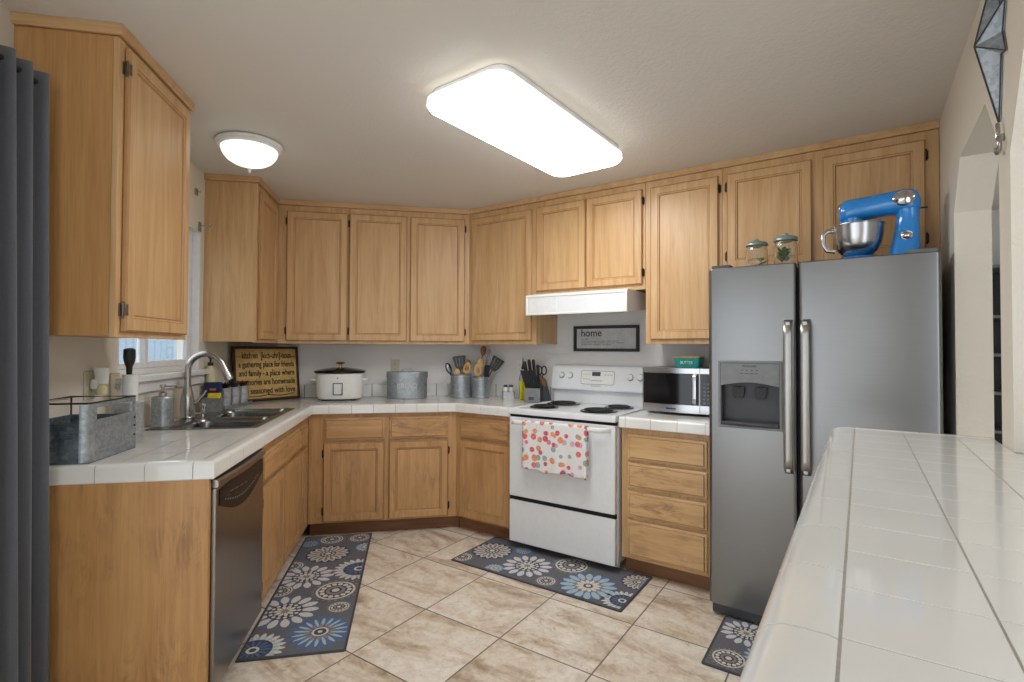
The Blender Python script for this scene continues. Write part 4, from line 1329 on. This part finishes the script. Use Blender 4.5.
b = B(); b.box(-.012, .024, -.0228, -.0221, .128, .140); link_mesh('orange_print', b, 'orange', pk)
bt = root('soap_bottle', 'pale yellow dish soap bottle with black pump behind the blue carton', 'bottle', 'back', .040, -.80, Z1)
b = B(); b.lathe([(0, 0), (.028, 0), (.030, .006), (.030, .22), (.026, .25), (.014, .27), (.014, .28), (0, .28)], seg=28); link_mesh('bottle_body', b, 'pale_yellow', bt, 45)
b = B(); b.lathe([(0, .2805), (.016, .2805), (.016, .30), (.006, .304), (.006, .325), (.013, .328), (.013, .34), (0, .342)], seg=18)
b.tube([(.01, 0, .334), (.04, -.01, .332), (.046, -.012, .322)], .0045, 8); link_mesh('pump', b, 'black', bt, 45)
ty = B(); P = rrect(-.046, .046, -.172, .172, .012)
ty.prism(P, 0, .004); ty.sweep([(p[0] * .97, p[1] * .99) for p in P] + [(P[0][0] * .97, P[0][1] * .99)], [(0, .004), (.003, .004), (.003, .022), (0, .022)], 1)
single('planter_tray', ty, 'galv', 'long galvanized tray holding three little pots beside the sink', 'tray', 'back', .122, -.622, Z1, rz=-.18)
for i, (yy, lab) in enumerate(((-.732, 'nearest the blue carton'), (-.622, 'in the middle of the tray'), (-.512, 'beside the wooden sign'))):
    b = B(); b.lathe([(0, 0), (.033, 0), (.035, .003), (.039, .122), (.041, .125), (.039, .128), (.036, .122), (.033, .02), (0, .02)], seg=28)
    single('planter_pot', b, 'galv_light', 'small galvanized pot %s' % lab, 'pot', 'back', .122 + (yy + .622) * .18, yy, Z1 + .0045, group='pots in the tray', smooth=45)
    b = B()
    rnd = random.Random(i)
    for k in range(16 if i != 1 else 12):
        a = k * 2.4; tl = .9 + .07 * k
        leaf(b, (.006 * math.cos(a), .006 * math.sin(a), .112), (math.cos(a), math.sin(a), tl), .075 - .0016 * k, .010, 1 if (i == 2 and k > 5) else 0)
    b.lathe([(0, .08), (.032, .08), (.032, .110), (0, .113)], seg=20, mi=2)
    single('succulent', b, [('succulent_dark', 'charcoal', 'succulent_red')[i], 'succulent_red', 'sign_edge'],
           ('dark green spiky succulent in the pot nearest the blue carton', 'charcoal spiky succulent in the middle pot of the tray', 'dark red succulent in the pot beside the wooden sign')[i],
           'succulent', 'back', .122 + (yy + .622) * .18, yy, Z1 + .0045)
# wooden sign leaning across the corner
ang = rad(42)
sg = root('wooden_sign', 'mustard wooden kitchen sign leaning across the corner of the worktop', 'sign', 'back', .062, -.408, Z1 + .0028, rz=ang)
SWd, SHt, lean = .498, .405, rad(7)
ML = Matrix.Rotation(-lean, 4, 'X')
def sobj(nm, b, mt, par, sm=30):
    o = link_mesh(nm, b, mt, par, sm); return o
tiltE = bpy.data.objects.new('sign_board', None)
b = B(); b.box(0.004, SWd - .004, .001, .016, .004, SHt - .004, .001, mat=ML)
brd = sobj('board', b, 'sign_face', sg)
bpy.data.objects.remove(tiltE)
b = B(); b.frame(SWd, SHt, [(0, .018), (0, -.006), (.004, -.010), (.013, -.010), (.018, -.004), (.018, .0008)], mat=ML)
sobj('frame', b, 'sign_edge', sg)
b = B()
pts = []
for k in range(41):
    t = k / 40; pts.append((.05 + t * (SWd - .1), -.001, .045 - .012 * math.sin(2 * pi * t) * (1 if t < .5 else -1)))
b.tube(pts, .003, 8, mat=ML); b.ball((SWd / 2, -.001, .045), .010, .003, .007, mat=ML)
for z in (SHt - .078,):
    b.box(.028, .062, -.0005, .0006, z, z + .004, mat=ML); b.box(SWd - .062, SWd - .028, -.0005, .0006, z, z + .004, mat=ML)
sobj('scroll_ornament', b, 'sign_edge', sg)
for k, (tx, w_, sz) in enumerate((('kitch·en  [kich-uhn]-noun', .375, .066), ('a gathering place for friends', .425, .062), ('and family - a place where', .425, .062), ('memories are homemade', .425, .062), ('and seasoned with love', .425, .062))):
    z = SHt - .088 - k * .0655
    p = ML @ Vector((.25 - w_ / 2, -.0002, z))
    text('lettering', tx, sz, 'ink', brd, p, (pi / 2 - lean, 0, 0), w_, bold=.0011)

# ================================================================== WORKTOP OBJECTS, back side
ck = root('slow_cooker', 'white oval slow cooker with black glass lid on the back counter', 'slow cooker', 'back', .757, -.235, Z1)
def oval(rx, ry, n=40, e=2.6): return sup(0, 0, rx, ry, n, e)
b = B(); b.loft([[(x, y, z) for x, y in oval(rx, ry)] for z, rx, ry in ((.012, .155, .115), (.018, .166, .124), (.06, .172, .130), (.17, .176, .134), (.203, .177, .135), (.206, .172, .130))])
link_mesh('cooker_body', b, 'white_soft', ck, 50)
b = B()
for x in (-.10, .10): b.box(x - .02, x + .02, -.09, .09, 0, .0125, .003)
link_mesh('feet', b, 'charcoal', ck)
b = B(); b.loft([[(x, y, z) for x, y in oval(rx, ry)] for z, rx, ry in ((.2065, .176, .134), (.209, .188, .146), (.222, .190, .148), (.226, .182, .140), (.236, .13, .10), (.246, .06, .045), (.248, .03, .02))])
ld = link_mesh('lid', b, 'black_gloss', ck, 50)
b = B(); b.lathe([(0, .2485), (.012, .2485), (.010, .258), (.012, .272), (.034, .277), (.036, .283), (.028, .288), (0, .290)], seg=28); link_mesh('lid_knob', b, 'brass', ld, 50)
for sx in (-1, 1):
    b = B(); b.box(*sorted((sx * .170, sx * .208)), -.045, .045, .148, .166, .006); link_mesh('side_handle', b, 'white_soft', ck)
b = B(); b.frame(.070, .090, [(0, -.1318), (0, -.1368), (.003, -.1375), (.006, -.1368), (.006, -.1318)], -.035, .045); link_mesh('control_plate', b, 'charcoal', ck)
b = B(); b.lathe([(0, -.003), (.005, -.003), (.005, .003), (0, .003)], seg=12, mat=Matrix.Translation((0, -.1345, .172)) @ Matrix.Rotation(pi / 2, 4, 'X')); link_mesh('indicator_light', b, 'charcoal', ck)

bb = root('bread_box', 'oval galvanized bread box on the back counter right of the slow cooker', 'bread box', 'back', 1.262, -.175, Z1)
def ov(rx, ry): return sup(0, 0, rx, ry, 48, 2.3)
b = B()
b.loft([[(x, y, z) for x, y in ov(rx, ry)] for z, rx, ry in ((0, .158, .098), (.004, .160, .100), (.008, .157, .097), (.178, .157, .097))])
bbb = link_mesh('bread_box_body', b, 'galv', bb, 50)
b = B()
b.loft([[(x, y, z) for x, y in ov(rx, ry)] for z, rx, ry in ((.164, .1575, .0975), (.163, .161, .101), (.166, .1625, .1025), (.206, .1625, .1025), (.210, .160, .100), (.212, .13, .07))])
lid = link_mesh('lid', b, 'galv', bb, 50)
b = B(); b.tube([(-.045, 0, .2115), (-.04, 0, .228), (-.02, 0, .234), (0, 0, .232), (.02, 0, .234), (.04, 0, .228), (.045, 0, .2115)], .0035, 8); link_mesh('lid_handle', b, 'nickel', lid, 60)
b = B()
o = text('lettering', 'BREAD', .052, 'galv_light', bbb, (0, -.0975, .085), (pi / 2, 0, 0), .15, 'CENTER', .0022)

def crock(label, x, y, r_, h):
    c = root('utensil_crock', label, 'utensil crock', 'back', x, y, Z1)
    b = B(); b.lathe([(0, 0), (r_, 0), (r_ + .002, .003), (r_, .008), (r_, h - .006), (r_ + .002, h - .002), (r_, h), (r_ - .003, h - .003), (r_ - .003, .006), (0, .006)], seg=40); link_mesh('crock_body', b, 'galv', c, 45)
    for z in (.016, h - .018):
        b = B(); b.lathe([(r_ + .0002, z - .003), (r_ + .0022, z), (r_ + .0002, z + .003)], seg=40); link_mesh('band', b, 'galv_light', c, 45)
CR1, CR2 = (1.692, -.185), (1.848, -.235)
crock('larger galvanized utensil crock on the corner of the back counter', CR1[0], CR1[1], .085, .190)
crock('smaller galvanized utensil crock right of the larger crock', CR2[0], CR2[1], .069, .168)
def utensil(kind, crk, r_, base, tip, label, mat, hm=None, name=None, grp=None):
    """base / tip are offsets (x, y, z) from the crock base"""
    o_ = Vector((crk[0], crk[1], Z1))
    p, q = Vector(base), Vector(tip)
    d = (q - p); L = d.length; d.normalize()
    u = Vector((1, .15, 0)); u = (u - d * u.dot(d)).normalized(); v = d.cross(u)
    m4 = Matrix((u, v, d)).transposed().to_4x4(); m4.translation = p
    b = B()
    if kind == 'spoon':
        b.tube([(0, 0, 0), (0, 0, L - .075)], .0055, 10, mat=m4)
        b.ball((0, 0, L - .04), .026, .008, .042, mat=m4)
    elif kind == 'slotted':
        b.tube([(0, 0, 0), (0, 0, L - .07)], .0055, 10, mat=m4)
        P = [(.030 * math.sin(a) * (1 - .25 * math.cos(a)), L - .045 + .048 * math.cos(a)) for a in [2 * pi * k / 24 for k in range(24)]]
        b.loft([[(x, -.004, z) for x, z in P], [(x, .004, z) for x, z in P], [(x * .5, .004, L - .045 + (z - L + .045) * .55) for x, z in P], [(x * .5, -.004, L - .045 + (z - L + .045) * .55) for x, z in P], [(x, -.004, z) for x, z in P]], cap=False, mat=m4)
        b.box(-.003, .003, -.004, .004, L - .074, L - .016, mat=m4)
    elif kind == 'turner':
        b.tube([(0, 0, 0), (0, 0, L - .10)], .006, 10, mat=m4)
        w0, w1 = .040, .054
        for x0, x1 in ((-1, -.56), (-.46, -.06), (.06, .46), (.56, 1)):
            b.prism([(x0 * w0, L - .085), (x1 * w0, L - .085), (x1 * w1, L - .015), (x0 * w1, L - .015)], -.0015, .0015, 'y', mat=m4)
        b.prism([(-w0 * .5, L - .115), (w0 * .5, L - .115), (w0, L - .085), (-w0, L - .085)], -.002, .002, 'y', mat=m4)
        b.prism([(-w1, L - .0155), (w1, L - .0155), (w1 * .98, L), (-w1 * .98, L)], -.0015, .0015, 'y', mat=m4)
    elif kind == 'spatula':
        b.tube([(0, 0, 0), (0, 0, L - .09)], .006, 10, mat=m4)
        b.prism([(-.022, L - .09), (.022, L - .09), (.027, L - .02), (.020, L), (-.027, L)], -.004, .004, 'y', b=.003, mat=m4)
    elif kind == 'loop':
        b.tube([(0, 0, 0), (0, 0, L - .08)], .006, 10, mat=m4)
        b.tube([(.020 * math.sin(a), 0, L - .045 - .042 * math.cos(a)) for a in [2 * pi * k / 20 for k in range(20)]], .005, 8, True, mat=m4)
        b.ball((0, .006, L - .045), .016, .004, .034, mi=1, mat=m4)
    elif kind == 'whisk':
        b.tube([(0, 0, 0), (0, 0, L - .13)], .007, 10, mat=m4)
        for k in range(4):
            a = k * pi / 4
            b.tube([(.024 * math.sin(t) * math.cos(a), .024 * math.sin(t) * math.sin(a), L - .13 + .13 * (1 - math.cos(t)) / 2) for t in [pi * j / 12 for j in range(13)]] + [(-.024 * math.sin(t) * math.cos(a), -.024 * math.sin(t) * math.sin(a), L - .13 + .13 * (1 - math.cos(t)) / 2) for t in [pi * (12 - j) / 12 for j in range(1, 13)]], .0012, 6, mat=m4)
    o = link_mesh(name, b, mat, None, 50)
    o.location = o_
    tag(o, label, 'kitchen utensil', grp)
G1_, G2_ = 'utensils in the larger crock', 'utensils in the smaller crock'
utensil('loop', CR1, .085, (-.02, .0, .012), (-.118, -.03, .278), 'black ladle leaning out to the slow cooker side of the larger crock', ['black', 'steel_bright'], name='ladle', grp=G1_)
utensil('turner', CR1, .085, (.02, .03, .012), (-.015, .045, .335), 'grey slotted turner standing upright in the larger crock', 'grey_tool', name='slotted_turner', grp=G1_)
utensil('spoon', CR1, .085, (-.02, -.03, .012), (-.035, -.045, .232), 'short wooden spoon at the front of the larger crock', 'bamboo', name='wooden_spoon', grp=G1_)
utensil('slotted', CR1, .085, (.0, -.02, .012), (.052, -.04, .285), 'pale wooden slotted spoon between the two crocks', 'bamboo', name='slotted_spoon', grp=G1_)
utensil('spoon', CR1, .085, (-.03, .01, .012), (.070, .055, .30), 'darker wooden spoon leaning toward the smaller crock', 'walnut', name='wooden_spoon', grp=G1_)
utensil('slotted', CR2, .069, (.0, .0, .012), (-.036, -.035, .270), 'wooden slotted spoon at the front of the smaller crock', 'bamboo', name='slotted_spoon', grp=G2_)
utensil('spoon', CR2, .069, (-.045, .02, .012), (.035, .062, .418), 'tall brown wooden spoon rising highest from the smaller crock', 'walnut', name='wooden_spoon', grp=G2_)
utensil('spoon', CR2, .069, (-.02, .008, .012), (.0, .012, .315), 'pale wooden spoon at the back of the smaller crock', 'bamboo', name='wooden_spoon', grp=G2_)
utensil('whisk', CR2, .069, (-.01, .045, .012), (.082, .062, .39), 'thin steel whisk at the back of the smaller crock', 'steel_bright', name='whisk', grp=G2_)
utensil('spatula', CR2, .069, (.012, -.02, .012), (.050, -.03, .262), 'black spatula at the front of the smaller crock', 'black', name='spatula', grp=G2_)
utensil('turner', CR2, .069, (-.025, .005, .012), (.150, .005, .318), 'grey slotted turner leaning far out of the smaller crock', 'grey_tool', name='slotted_turner', grp=G2_)

sh = root('shaker_caddy', 'little grey metal caddy with two shakers beside the oil bottle', 'shaker caddy', 'back', 2.052, -.36, Z1)
b = B(); P = rrect(-.05, .05, -.03, .03, .012); b.loft([[(x, y, z) for x, y in P] for z in (0, .058)]); b.loft([[(x * 1.04, y * 1.05, z) for x, y in P] for z in (.052, .058)]); link_mesh('caddy_box', b, 'galv_light', sh)
for dx in (-.022, .022):
    b = B(); b.lathe([(0, .0585), (.018, .0585), (.018, .085), (.012, .092), (0, .092)], (dx, 0, 0), 20); k = link_mesh('shaker', b, 'white_soft', sh, 45)
    b = B(); b.lathe([(0, .0925), (.017, .0925), (.017, .104), (.012, .110), (0, .110)], (dx, 0, 0), 20); link_mesh('shaker_cap', b, 'charcoal', k, 45)
ob = root('oil_bottle', 'glass bottle of yellow oil with black pourer beside the knife block', 'bottle', 'back', 2.150, -.455, Z1)
b = B(); b.box(-.026, .026, -.026, .026, .001, .150, .008); link_mesh('oil_fill', b, 'oil', ob)
b = B(); b.loft([[(x, y, z) for x, y in rrect(-w, w, -w, w, min(w * .98, r_))] for z, w, r_ in ((.1505, .027, .008), (.175, .027, .010), (.20, .020, .015), (.215, .012, .0118), (.235, .011, .0108))]); link_mesh('bottle_neck', b, 'glass', ob, 50)
b = B(); b.lathe([(0, .2355), (.013, .2355), (.013, .258), (.009, .262), (.006, .275), (.004, .305), (.002, .330), (0, .330)], seg=16); link_mesh('pourer', b, 'black', ob, 45)

def knife(block, x, y, z, tilt, L, label, grp, hw=.011):
    o_, a = place('diag', x, y, z)
    b = B(); m4 = Matrix.Rotation(tilt, 4, 'Y') @ Matrix.Rotation(rad(14), 4, 'X')
    b.loft([[(p[0], p[1], zz) for p in rrect(-hw * k, hw * k, -.007 * k, .007 * k, .004 * k)] for zz, k in ((0, .9), (.012, 1), (L * .5, .92), (L - .012, 1.08), (L, .8))], mat=m4)
    o = link_mesh('knife', b, 'black', None, 40)
    o.location = o_; o.rotation_euler = (0, 0, a - pi / 4 * 0 + .35)
    return tag(o, label, 'knife', grp)
KZ, KS, KD = Z1, 1.992, -.207
kb = root('knife_block', 'grey metal-fronted knife block full of black handles beside the range', 'knife block', 'diag', KS, KD, KZ, rz=.35)
b = B(); b.prism([(-.055, 0), (.055, 0), (.055, .130), (-.055, .105)], -.058, .058, 'x', b=.003); link_mesh('block_body', b, 'charcoal', kb)
b = B(); b.box(-.059, .059, -.058, -.0555, .001, .104, .001); link_mesh('front_plate', b, 'grey_plastic', kb)
b = B(); b.box(-.028, .012, -.0588, -.0581, .018, .040); link_mesh('badge', b, 'charcoal', kb)
kn = 0
c_, s_ = math.cos(.35), math.sin(.35)
for i in range(6):
    lx, ly = -.048 + i * .019, -.042
    knife(None, KS + c_ * lx - s_ * ly, KD + s_ * lx + c_ * ly, KZ + .1095, rad(-14), .135, 'slim black steak knife handle in the front row of the grey block', 'steak knives in the grey block', .0085)
for i, (lx, ly, L, lab) in enumerate(((-.040, .002, .185, 'longest black knife handle in the back row, nearest the oil bottle'), (-.014, .012, .20, 'second black knife handle of the back row from the oil bottle'), (.012, .012, .20, 'third black knife handle of the back row from the oil bottle'), (.038, .004, .16, 'black knife handle in the back row, nearest the wooden-topped block'))):
    knife(None, KS + c_ * lx - s_ * ly, KD + s_ * lx + c_ * ly, KZ + .122, rad(-7 + i * 2), L, lab, 'large knives in the grey block', .0115)
k2 = root('shears_block', 'slanted dark block with brown wooden top right of the grey knife block', 'knife block', 'diag', 2.022, -.082, KZ, rz=.35)
b = B(); b.prism([(-.03, 0), (.036, 0), (.006, .115), (-.045, .115)], -.05, .05, 'y', b=.003); link_mesh('block_body', b, 'charcoal', k2)
b = B(); b.prism([(-.045, .1155), (.006, .1155), (-.006, .160), (-.022, .172), (-.052, .166)], -.05, .05, 'y', b=.003); link_mesh('wooden_top', b, 'walnut', k2)
o_, a = place('diag', 1.996, -.096, KZ + .168)
b = B()
for dx in (-.018, .016):
    b.tube([(dx + .018 * math.cos(t), 0, .062 + .032 * math.sin(t)) for t in [2 * pi * k / 20 for k in range(20)]], .0048, 8, True)
b.tube([(-.006, 0, .004), (-.010, 0, .034)], .005, 8); b.tube([(.004, 0, .004), (.008, 0, .034)], .005, 8)
o = link_mesh('kitchen_shears', b, 'black', None, 50); o.location = o_; o.rotation_euler = (0, 0, a + .6)
tag(o, 'black-handled kitchen shears standing in the wooden-topped block', 'scissors')

# ================================================================== RUGS
def clip(poly, x0, x1, y0, y1):
    for ax, lim, sg_ in ((0, x0, 1), (0, x1, -1), (1, y0, 1), (1, y1, -1)):
        out = []
        for i in range(len(poly)):
            p, q = poly[i - 1], poly[i]
            ip, iq = (p[ax] - lim) * sg_ >= 0, (q[ax] - lim) * sg_ >= 0
            if ip != iq:
                t = (lim - p[ax]) / (q[ax] - p[ax])
                out.append((p[0] + (q[0] - p[0]) * t, p[1] + (q[1] - p[1]) * t))
            if iq: out.append(q)
        poly = out
        if not poly: return None
    return poly if len(poly) > 2 else None
RM = ['rug_ground', 'rug_border', 'rug_cream', 'rug_pale', 'rug_blue', 'rug_taupe', 'rug_dark']
GR, BO, CRM, PA, BL, TA, DK = range(7)
def rug(label, frame, x, y, w, d, meds, rz=0.):
    b = B()
    b.prism(rrect(-.004, w + .004, -.004, d + .004, .008, 4), .001, .0065, mi=BO)
    b.prism(rrect(.006, w - .006, .006, d - .006, .004, 3), .0062, .0075, mi=GR)
    lim = (.010, w - .010, .010, d - .010)
    lay = [.0077]
    def flat(pts, mi):
        p = clip(pts, *lim)
        if p:
            b.poly([(q[0], q[1], lay[0]) for q in p], mi)
    def disc(cx, cy, r_, mi, n=36):
        flat([(cx + r_ * math.cos(2 * pi * k / n), cy + r_ * math.sin(2 * pi * k / n)) for k in range(n)], mi)
    def petals(cx, cy, r0, r1, n, wd, mi, ph=0., sharp=False):
        for k in range(n):
            a = ph + 2 * pi * k / n
            pr = ((0, .25), (.25, .75), (.5, 1), (.75, .85), (.92, .45), (1, 0)) if not sharp else ((0, .5), (.3, .9), (.55, 1), (.8, .55), (1, 0))
            L_ = [(r0 + (r1 - r0) * t, wd * w_) for t, w_ in pr]
            pts = [(q, s_) for q, s_ in L_] + [(q, -s_) for q, s_ in reversed(L_[:-1])]
            flat([(cx + q * math.cos(a) - s_ * math.sin(a), cy + q * math.sin(a) + s_ * math.cos(a)) for q, s_ in pts], mi)
    def dots(cx, cy, r_, n, rr_, mi, ph=0.):
        for k in range(n):
            a = ph + 2 * pi * k / n; disc(cx + r_ * math.cos(a), cy + r_ * math.sin(a), rr_, mi, 10)
    def up(): lay[0] += .0002
    for cx, cy, R, st in meds:
        lay[0] = .0077 + .0014 * (meds.index((cx, cy, R, st)) % 3)
        if st == 'petal':                      # cream pointed petals with blue leaves between
            petals(cx, cy, R * .45, R * 1.0, 14, R * .10, BL, pi / 14); up()
            petals(cx, cy, R * .48, R * .98, 14, R * .13, CRM); up()
            disc(cx, cy, R * .50, DK); up(); dots(cx, cy, R * .40, 14, R * .06, CRM); up(); petals(cx, cy, R * .10, R * .34, 10, R * .06, CRM); up(); disc(cx, cy, R * .10, TA)
        elif st == 'pale':
            petals(cx, cy, R * .40, R * 1.0, 16, R * .10, BL, pi / 16); up()
            petals(cx, cy, R * .42, R * .96, 16, R * .12, PA); up()
            disc(cx, cy, R * .46, TA); up(); petals(cx, cy, R * .14, R * .44, 12, R * .07, CRM); up(); disc(cx, cy, R * .16, DK); up(); disc(cx, cy, R * .09, CRM)
        elif st == 'wheel':                    # taupe-cream wheel in a dotted ring
            dots(cx, cy, R * .95, 26, R * .05, BL); up(); disc(cx, cy, R * .82, DK); up()
            petals(cx, cy, R * .26, R * .78, 16, R * .12, CRM); up(); petals(cx, cy, R * .30, R * .70, 16, R * .06, TA); up()
            disc(cx, cy, R * .30, DK); up(); dots(cx, cy, R * .21, 10, R * .05, CRM); up(); disc(cx, cy, R * .11, CRM)
        elif st == 'ring':
            dots(cx, cy, R * .94, 22, R * .065, TA); up(); disc(cx, cy, R * .82, CRM); up(); disc(cx, cy, R * .72, DK); up()
            dots(cx, cy, R * .57, 14, R * .11, CRM); up(); disc(cx, cy, R * .40, TA); up(); disc(cx, cy, R * .26, DK); up(); disc(cx, cy, R * .16, CRM)
        elif st == 'blue':
            petals(cx, cy, R * .30, R, 18, R * .10, BL); up(); petals(cx, cy, R * .30, R * .80, 18, R * .05, PA, pi / 18); up()
            petals(cx, cy, R * .18, R * .5, 12, R * .05, TA, .1); up(); disc(cx, cy, R * .24, CRM); up(); disc(cx, cy, R * .18, DK); up(); disc(cx, cy, R * .07, CRM)
        elif st == 'dark':
            petals(cx, cy, R * .55, R, 22, R * .09, CRM); up(); petals(cx, cy, R * .5, R * .82, 22, R * .06, PA, pi / 22); up(); disc(cx, cy, R * .60, DK); up()
            petals(cx, cy, R * .2, R * .56, 14, R * .05, BL); up(); disc(cx, cy, R * .20, CRM); up(); disc(cx, cy, R * .11, DK)
    return single('kitchen_rug', b, RM, label, 'rug', frame, x, y, 0, rz, group=None, smooth=0)
rx, ry = .588, -2.018
rug('long flower-medallion runner rug lying in front of the sink cabinets', 'back', rx, ry, .438, 1.44,
    [(x - rx, y - ry, R, s_) for x, y, R, s_ in ((.783, -.909, .165, 'wheel'), (.716, -1.237, .155, 'petal'), (.906, -1.443, .125, 'ring'), (.69, -1.624, .165, 'petal'), (.949, -1.63, .062, 'ring'),
     (1.001, -1.18, .15, 'dark'), (.895, -1.85, .155, 'blue'), (.634, -1.955, .135, 'dark'), (.955, -.665, .08, 'ring'), (.77, -.655, .09, 'ring'), (.615, -1.40, .075, 'ring'), (1.02, -.84, .08, 'pale'), (.60, -1.07, .08, 'ring'), (.64, -.72, .07, 'blue'))])
r0s, r0y = 1.9, -1.028
rug('flower-medallion rug lying on the tiles in front of the white range', 'diag', r0s, r0y, 1.115, .472,
    [(s_ - r0s, -d_ - r0y, R, st) for s_, d_, R, st in ((2.03, .775, .16, 'wheel'), (2.344, .845, .155, 'petal'), (2.765, .878, .165, 'pale'), (2.56, .683, .12, 'ring'), (2.54, .955, .065, 'ring'), (2.985, .93, .11, 'dark'), (1.935, .96, .07, 'ring'), (2.20, .66, .07, 'blue'), (2.20, .99, .06, 'pale'), (2.98, .67, .12, 'wheel'))])
r3s, r3y = 3.462, -1.232
rug('flower-medallion rug half hidden under the bar, in front of the refrigerator', 'diag', r3s, r3y, .74, .455,
    [(s_ - r3s, -d_ - r3y, R, st) for s_, d_, R, st in ((3.575, .892, .115, 'petal'), (3.549, 1.145, .08, 'ring'), (3.69, 1.06, .10, 'pale'), (3.85, .95, .15, 'wheel'), (4.06, 1.08, .13, 'petal'))])

# ================================================================== CURTAIN, STAR, NEXT ROOM
b = B()
rows = []
NY, NZ = 150, 24
for i in range(NZ + 1):
    t = i / NZ; z = 2.205 + (.018 - 2.205) * t
    row = []
    for j in range(NY + 1):
        y = -2.458 - .66 * j / NY
        ph = 2 * pi * (y + 2.478) / .070
        amp = .030 - .006 * t
        x = .116 + .036 * t + amp * math.cos(ph) * (1 if j > 4 else j / 4) + .008 * t * math.sin(ph * .37)
        row.append((x, y + .012 * t, z))
    rows.append(row)
bm2 = bmesh.new()
V = [[bm2.verts.new(p) for p in r] for r in rows]
for a, c in zip(V, V[1:]):
    for j in range(NY): bm2.faces.new((a[j], a[j + 1], c[j + 1], c[j]))
bmesh.ops.recalc_face_normals(bm2, faces=bm2.faces)
b._take(bm2, 0)
cu = single('curtain', b, 'curtain', 'floor-length slate grey pleated curtain at the end of the sink counter', 'curtain', 'back', 0, 0, 0, smooth=80)
sd = cu.modifiers.new('thickness', 'SOLIDIFY'); sd.thickness = .003
rd_ = root('curtain_rod', 'dark curtain rod running through the grey curtain on the left wall', 'curtain rod', 'back', .116, -2.47, 2.17)
b = B(); b.cyl((0, -2.6, 0), .010, 2.6, 'y', 14); link_mesh('rod', b, 'black', rd_, 45)
b = B(); b.ball((0, -2.615, 0), .02); link_mesh('finial', b, 'black', rd_, 45)
b = B(); b.cyl((-.114, -2.55, 0), .008, .112, 'x', 12); b.cyl((-.1152, -2.55, 0), .025, .006, 'x', 16); link_mesh('bracket', b, 'black', rd_, 45)
# rod bracket at the sink window's far top corner
rb = root('rod_bracket', 'small metal rod bracket at the top corner of the sink window', 'bracket', 'back', .001, -.90, 2.07)
b = B(); b.box(0, .006, -.018, .018, -.03, .03, .002); link_mesh('plate', b, 'nickel', rb)
b = B(); b.tube([(.006, 0, .005), (.05, 0, .005), (.062, 0, .012), (.066, 0, .024)], .006, 10); link_mesh('arm', b, 'nickel', rb, 45)
rb2 = root('wall_hook', 'small square metal hook on the left wall above the sink window', 'hook', 'back', .001, -.965, 2.27)
b = B(); b.box(0, .012, -.016, .016, -.02, .02, .003); link_mesh('plate', b, 'nickel', rb2)
b = B(); b.tube([(.012, 0, 0), (.026, 0, -.002), (.03, 0, .012)], .004, 8); link_mesh('arm', b, 'nickel', rb2, 45)

# metal barn star on the pillar
st = root('barn_star', 'galvanized metal star wall ornament hanging high between the two arches', 'wall star', 'diag', SW - .001, -1.60, 2.168)
b = B()
tips = [(-90, .224), (-56, .06), (-38, .108), (0, .052), (40, .112), (58, .062), (90, .224), (124, .06), (140, .11), (180, .052), (218, .108), (236, .06)]
ring_ = [(q * math.cos(rad(a)), q * math.sin(rad(a))) for a, q in tips]
bm2 = bmesh.new()
ap = bm2.verts.new((-.052, 0, 0)); bk = bm2.verts.new((-.001, 0, 0))
vs = [bm2.verts.new((-.004, -p[0], p[1])) for p in ring_]
vb = [bm2.verts.new((-.0005, -p[0], p[1])) for p in ring_]
n = len(vs)
for k in range(n):
    bm2.faces.new((ap, vs[k], vs[(k + 1) % n])); bm2.faces.new((bk, vb[(k + 1) % n], vb[k])); bm2.faces.new((vs[k], vb[k], vb[(k + 1) % n], vs[(k + 1) % n]))
bmesh.ops.recalc_face_normals(bm2, faces=bm2.faces)
b._take(bm2, 0)
link_mesh('star_body', b, 'galv_star', st, 5)
b = B()
for k in range(n):
    p = ring_[k]
    if tips[k][1] > .1: b.tube([(-.053, 0, 0), (-.005, -p[0], p[1])], .002, 6)
    q = ring_[(k + 1) % n]; b.tube([(-.004, -p[0], p[1]), (-.004, -q[0], q[1])], .002, 6)
link_mesh('seam_wire', b, 'charcoal', st, 45)
hk = B()
hk.tube([(-.012 - .0 , .022 * math.cos(t), .02 * math.sin(t) - .0) for t in [pi * .5 + 1.5 * pi * k / 14 for k in range(15)]], .005, 8)
hk.tube([(-.012, 0, .02), (-.012, -.004, .045), (-.010, .012, .062)], .005, 8)
hk.box(-.012, 0, -.006, .006, .012, .03, .001)
single('scroll_hook', hk, 'nickel', 'small metal scroll hook on the wall just under the metal star', 'hook', 'diag', SW - .0008, -1.628, 1.872, smooth=45)

# dark shelving in the next room, seen through the far arch
sv = root('shelving_unit', 'dark shelving unit with pale shelf edges seen through the far arch', 'shelves', 'diag', 4.60, 1.945, .0)
b = B()
b.box(0, 1.05, -.012, -.001, .02, 1.95); b.box(0, .025, -.36, -.012, .0008, 1.95); b.box(1.025, 1.05, -.36, -.012, .0008, 1.95)
link_mesh('carcass', b, 'black', sv)
for z in (.10, .42, .72, 1.0, 1.28, 1.56, 1.93):
    b = B(); b.box(.0255, 1.0245, -.36, -.0125, z, z + .022); link_mesh('shelf', b, 'grey_plastic', sv)
